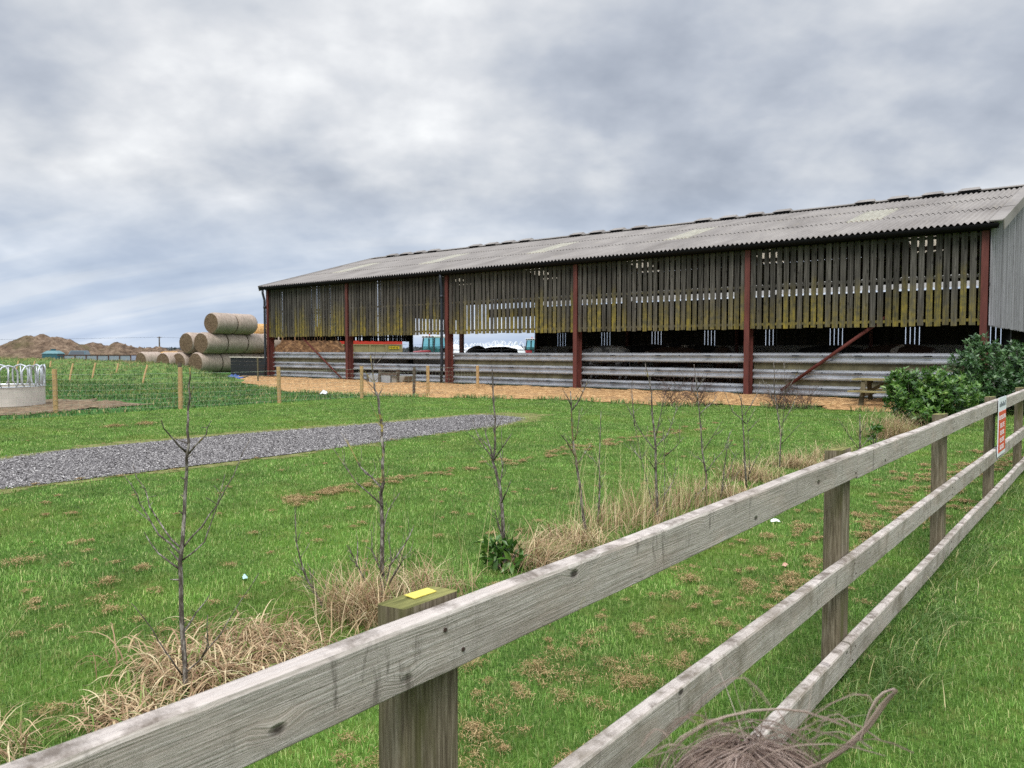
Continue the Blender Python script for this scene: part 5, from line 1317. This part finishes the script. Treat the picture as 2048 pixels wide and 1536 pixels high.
# ------------------------------------------------------------------ the child whose hair blows into view
cp = pz(1500, 1527, .80); CH = cp.z        # crown of the head
pr = thing('person', 'child with windblown light brown hair standing at the fence, back to the camera', 'person', (cp.x, cp.y, 0), R(14))
M_skin = simple('skin', srgb(214, 170, 146), .6, .35, 0, .05)
k = CH/1.10
v = [((0, 0, .53*k), (.085, .065)), ((0, 0, .66*k), (.08, .06)), ((0, 0, .80*k), (.09, .06)), ((0, 0, .875*k), .034), ((0, .012, .915*k), .034), ((0, .012, .965*k), (.062, .07)), ((0, .005, 1.02*k), (.070, .082)), ((0, .0, 1.055*k), (.056, .066)), ((0, .09, .985*k), .012)]
e = [(0, 1), (1, 2), (2, 3), (3, 4), (4, 5), (5, 6), (6, 7), (5, 8)]
def addv(p, r, par): v.append((p, r)); e.append((par, len(v)-1)); return len(v)-1
for s in (-1, 1):
    a = addv((s*.115, 0, .83*k), .035, 2); c = addv((s*.15, .0, .67*k), .027, a); h = addv((s*.16, .06, .54*k), .02, c); pm = addv((s*.16, .08, .50*k), (.024, .014), h)
    for f, (fx, ln) in enumerate(((-.018, .042), (-.006, .048), (.007, .045), (.018, .036))):
        q = addv((s*.16+fx, .095, (.50-.012)*k), .0055, pm); addv((s*.16+fx, .10, .50*k-ln), .0048, q)
    q = addv((s*(.16-.024), .10, .505*k), .006, pm); addv((s*(.16-.032), .115, .485*k), .005, q)
    a = addv((s*.06, 0, .48*k), .06, 0); c = addv((s*.062, .01, .27*k), .042, a); h = addv((s*.062, 0, .06*k), .03, c); addv((s*.066, .09, .025*k), .026, h)
skin_obj('body', v, e, M_skin, pr, 2)
M_coat = simple('navy_coat', srgb(52, 62, 92), .8, .2, 0, .1, 20.0, .2); M_jean = simple('denim', srgb(66, 78, 104), .85, .2, 0, .15, 30.0)
cv = [((0, 0, .40*k), (.128, .105)), ((0, 0, .50*k), (.125, .10)), ((0, 0, .60*k), (.115, .09)), ((0, 0, .74*k), (.115, .085)), ((0, 0, .835*k), (.085, .065)), ((0, 0, .865*k), .05)]; ce = [(0, 1), (1, 2), (2, 3), (3, 4), (4, 5)]
for s in (-1, 1):
    cv.append(((s*.125, 0, .82*k), .05)); ce.append((4, len(cv)-1)); cv.append(((s*.155, 0, .67*k), .043)); ce.append((len(cv)-2, len(cv)-1)); cv.append(((s*.162, .055, .55*k), .034)); ce.append((len(cv)-2, len(cv)-1))
skin_obj('coat', cv, ce, M_coat, pr, 2)
jv = [((0, 0, .54*k), (.10, .085)), ((0, 0, .47*k), (.10, .085))]; je = [(0, 1)]
for s in (-1, 1):
    jv.append(((s*.06, 0, .40*k), .070)); je.append((1, len(jv)-1)); jv.append(((s*.062, .01, .27*k), .052)); je.append((len(jv)-2, len(jv)-1)); jv.append(((s*.062, 0, .07*k), .045)); je.append((len(jv)-2, len(jv)-1))
skin_obj('trousers', jv, je, M_jean, pr, 2)
for s in (-1, 1):
    skin_obj('shoe', [((s*.063, -.02, .04), (.036, .036)), ((s*.066, .05, .032), (.038, .03)), ((s*.068, .11, .026), (.032, .024))], [(0, 1), (1, 2)], M_tyre, pr, 2)
    b = MB(); b.tube([(s*.028, .072, 1.003*k), (s*.028, .080, 1.003*k)], .009, 10); b.build('eye', M_tyre, pr)
M_hair = mat_rnd('light_brown_hair', [(0, srgb(112, 92, 82)), (.5, srgb(162, 140, 128)), (1, srgb(206, 186, 174))], .5, .4)
g_ = NT(M_hair.node_tree); tp_ = g_.n('ShaderNodeBsdfTransparent', {}); ms_ = g_.n('ShaderNodeMixShader', {0: .36, 1: M_hair.node_tree.nodes['Principled BSDF'].outputs[0], 2: tp_.outputs[0]}); g_.set(M_hair.node_tree.nodes['Material Output'].inputs['Surface'], ms_.outputs[0])
hc = Vector((0, .002, 1.008*k)); RH = (.083, .098, .094*k)
strands = MB()
def scalp(th, ph): return Vector((RH[0]*math.sin(th)*math.cos(ph), RH[1]*math.sin(th)*math.sin(ph), RH[2]*math.cos(th)))
for _ in range(2600):                      # hair lying over the skull from the crown down
    ph = random.uniform(0, 6.28); th0 = random.uniform(0, 1.2); pts = []
    th1 = th0+random.uniform(.7, 1.3) if math.sin(ph) > .2 else th0+random.uniform(1.0, 1.9)
    wob = 1.6*fbm(math.cos(ph)*1.6, math.sin(ph)*1.6, 3.0)+random.gauss(0, .12); lift = 1.01+.06*abs(fbm(math.cos(ph)*3, math.sin(ph)*3, th0*2))+min(.5, random.expovariate(17))
    for t in np.linspace(0, 1, 6): pts.append(hc+scalp(th0+(th1-th0)*t, ph+wob*t)*(lift+.02*math.sin(t*3+ph)))
    strands.tube(pts, [.0006, .0008, .0008, .0007, .0006, .0004], 3, False)
for _ in range(24):                       # loose windblown wisps
    ph = random.uniform(0, 6.28); th = random.uniform(0, 1.0); q = hc+scalp(th, ph)*1.01; d = (scalp(th, ph).normalized()+Vector((random.gauss(0, .7), random.gauss(0, .5), random.uniform(.0, .7)))).normalized(); L = random.uniform(.04, .13); pts = [q]
    bend = Vector((random.gauss(0, .5), random.gauss(0, .5), -random.uniform(.2, .9)))
    for j in range(7): d = (d+bend*.20).normalized(); q = q+d*L/7; pts.append(q.copy())
    strands.tube(pts, [.0006*(1-.1*j) for j in range(8)], 3, False)
inv = Matrix.Rotation(-R(14), 4, 'Z')
def lp(px_, py_, d): w = pz(px_, py_, d)-Vector((cp.x, cp.y, 0)); return inv @ w
def lock(pts, d, r, n):
    for _ in range(n):
        jx, jd = random.gauss(0, 4+.06*n), random.gauss(0, .006)
        strands.tube([lp(x+jx*(1-.72*i/len(pts)), y+random.gauss(0, 1.0), d+jd*i/3) for i, (x, y) in enumerate(pts)], r, 3, False)
lock([(1590, 1548), (1650, 1525), (1700, 1490), (1738, 1450), (1764, 1412), (1782, 1390), (1791, 1384), (1789, 1379), (1778, 1381)], .78, .0006, 26)
lock([(1784, 1380), (1770, 1384), (1755, 1398), (1742, 1420), (1732, 1448), (1722, 1480)], .78, .0004, 7)
lock([(1325, 1540), (1338, 1505), (1365, 1475), (1405, 1450), (1450, 1434), (1505, 1422), (1560, 1418), (1610, 1424), (1650, 1436), (1690, 1452)], .78, .0004, 9)
lock([(1308, 1540), (1318, 1495), (1332, 1460), (1350, 1438), (1372, 1434), (1390, 1444)], .79, .0003, 5)
lock([(1365, 1455), (1395, 1412), (1430, 1376), (1465, 1357), (1492, 1356), (1518, 1380), (1540, 1412)], .80, .00028, 5)
lock([(1400, 1475), (1440, 1450), (1490, 1438), (1545, 1442), (1600, 1468), (1640, 1500)], .79, .0003, 6)
lock([(1560, 1480), (1610, 1440), (1660, 1408), (1705, 1388), (1735, 1390), (1752, 1420)], .80, .00025, 5)
for x0, dx, up_, dd in ((1350, -40, 90, .78), (1375, 60, 110, .80), (1420, 110, 95, .79), (1450, -70, 120, .81), (1480, 140, 90, .78), (1510, 40, 130, .82), (1540, -90, 90, .80), (1560, 120, 110, .79), (1590, 90, 85, .80), (1620, 60, 120, .81), (1640, 110, 70, .78), (1400, -60, 60, .77), (1500, 160, 60, .77), (1530, -140, 55, .77)):
    lock([(x0, 1548), (x0+dx*.12, 1548-up_*.45), (x0+dx*.35, 1548-up_*.8), (x0+dx*.65, 1548-up_*.97), (x0+dx, 1548-up_), (x0+dx*1.35, 1548-up_*.86), (x0+dx*1.7, 1548-up_*.6)], dd, .00022, 7)
b = MB(); n = 20; V = []                    # the close underlayer of hair on the skull
for i in range(9):
    th = i/8*1.75
    for j in range(n):
        ph = 2*math.pi*j/n; kk = 1.0 if math.sin(ph) < .35 or th < .9 else .9; V.append(tuple(hc+scalp(min(th, 1.75), ph)*kk))
b.add(V, [(i*n+j, (i+1)*n+j, (i+1)*n+(j+1) % n, i*n+(j+1) % n) for i in range(8) for j in range(n)], .25)
o_ = len(strands.v); strands.v += b.v; strands.f += [tuple(i+o_ for i in f) for f in b.f]; strands.r += [.25]*len(b.f); strands.m += [0]*len(b.f)
strands.build('hair', M_hair, pr, smooth=True)
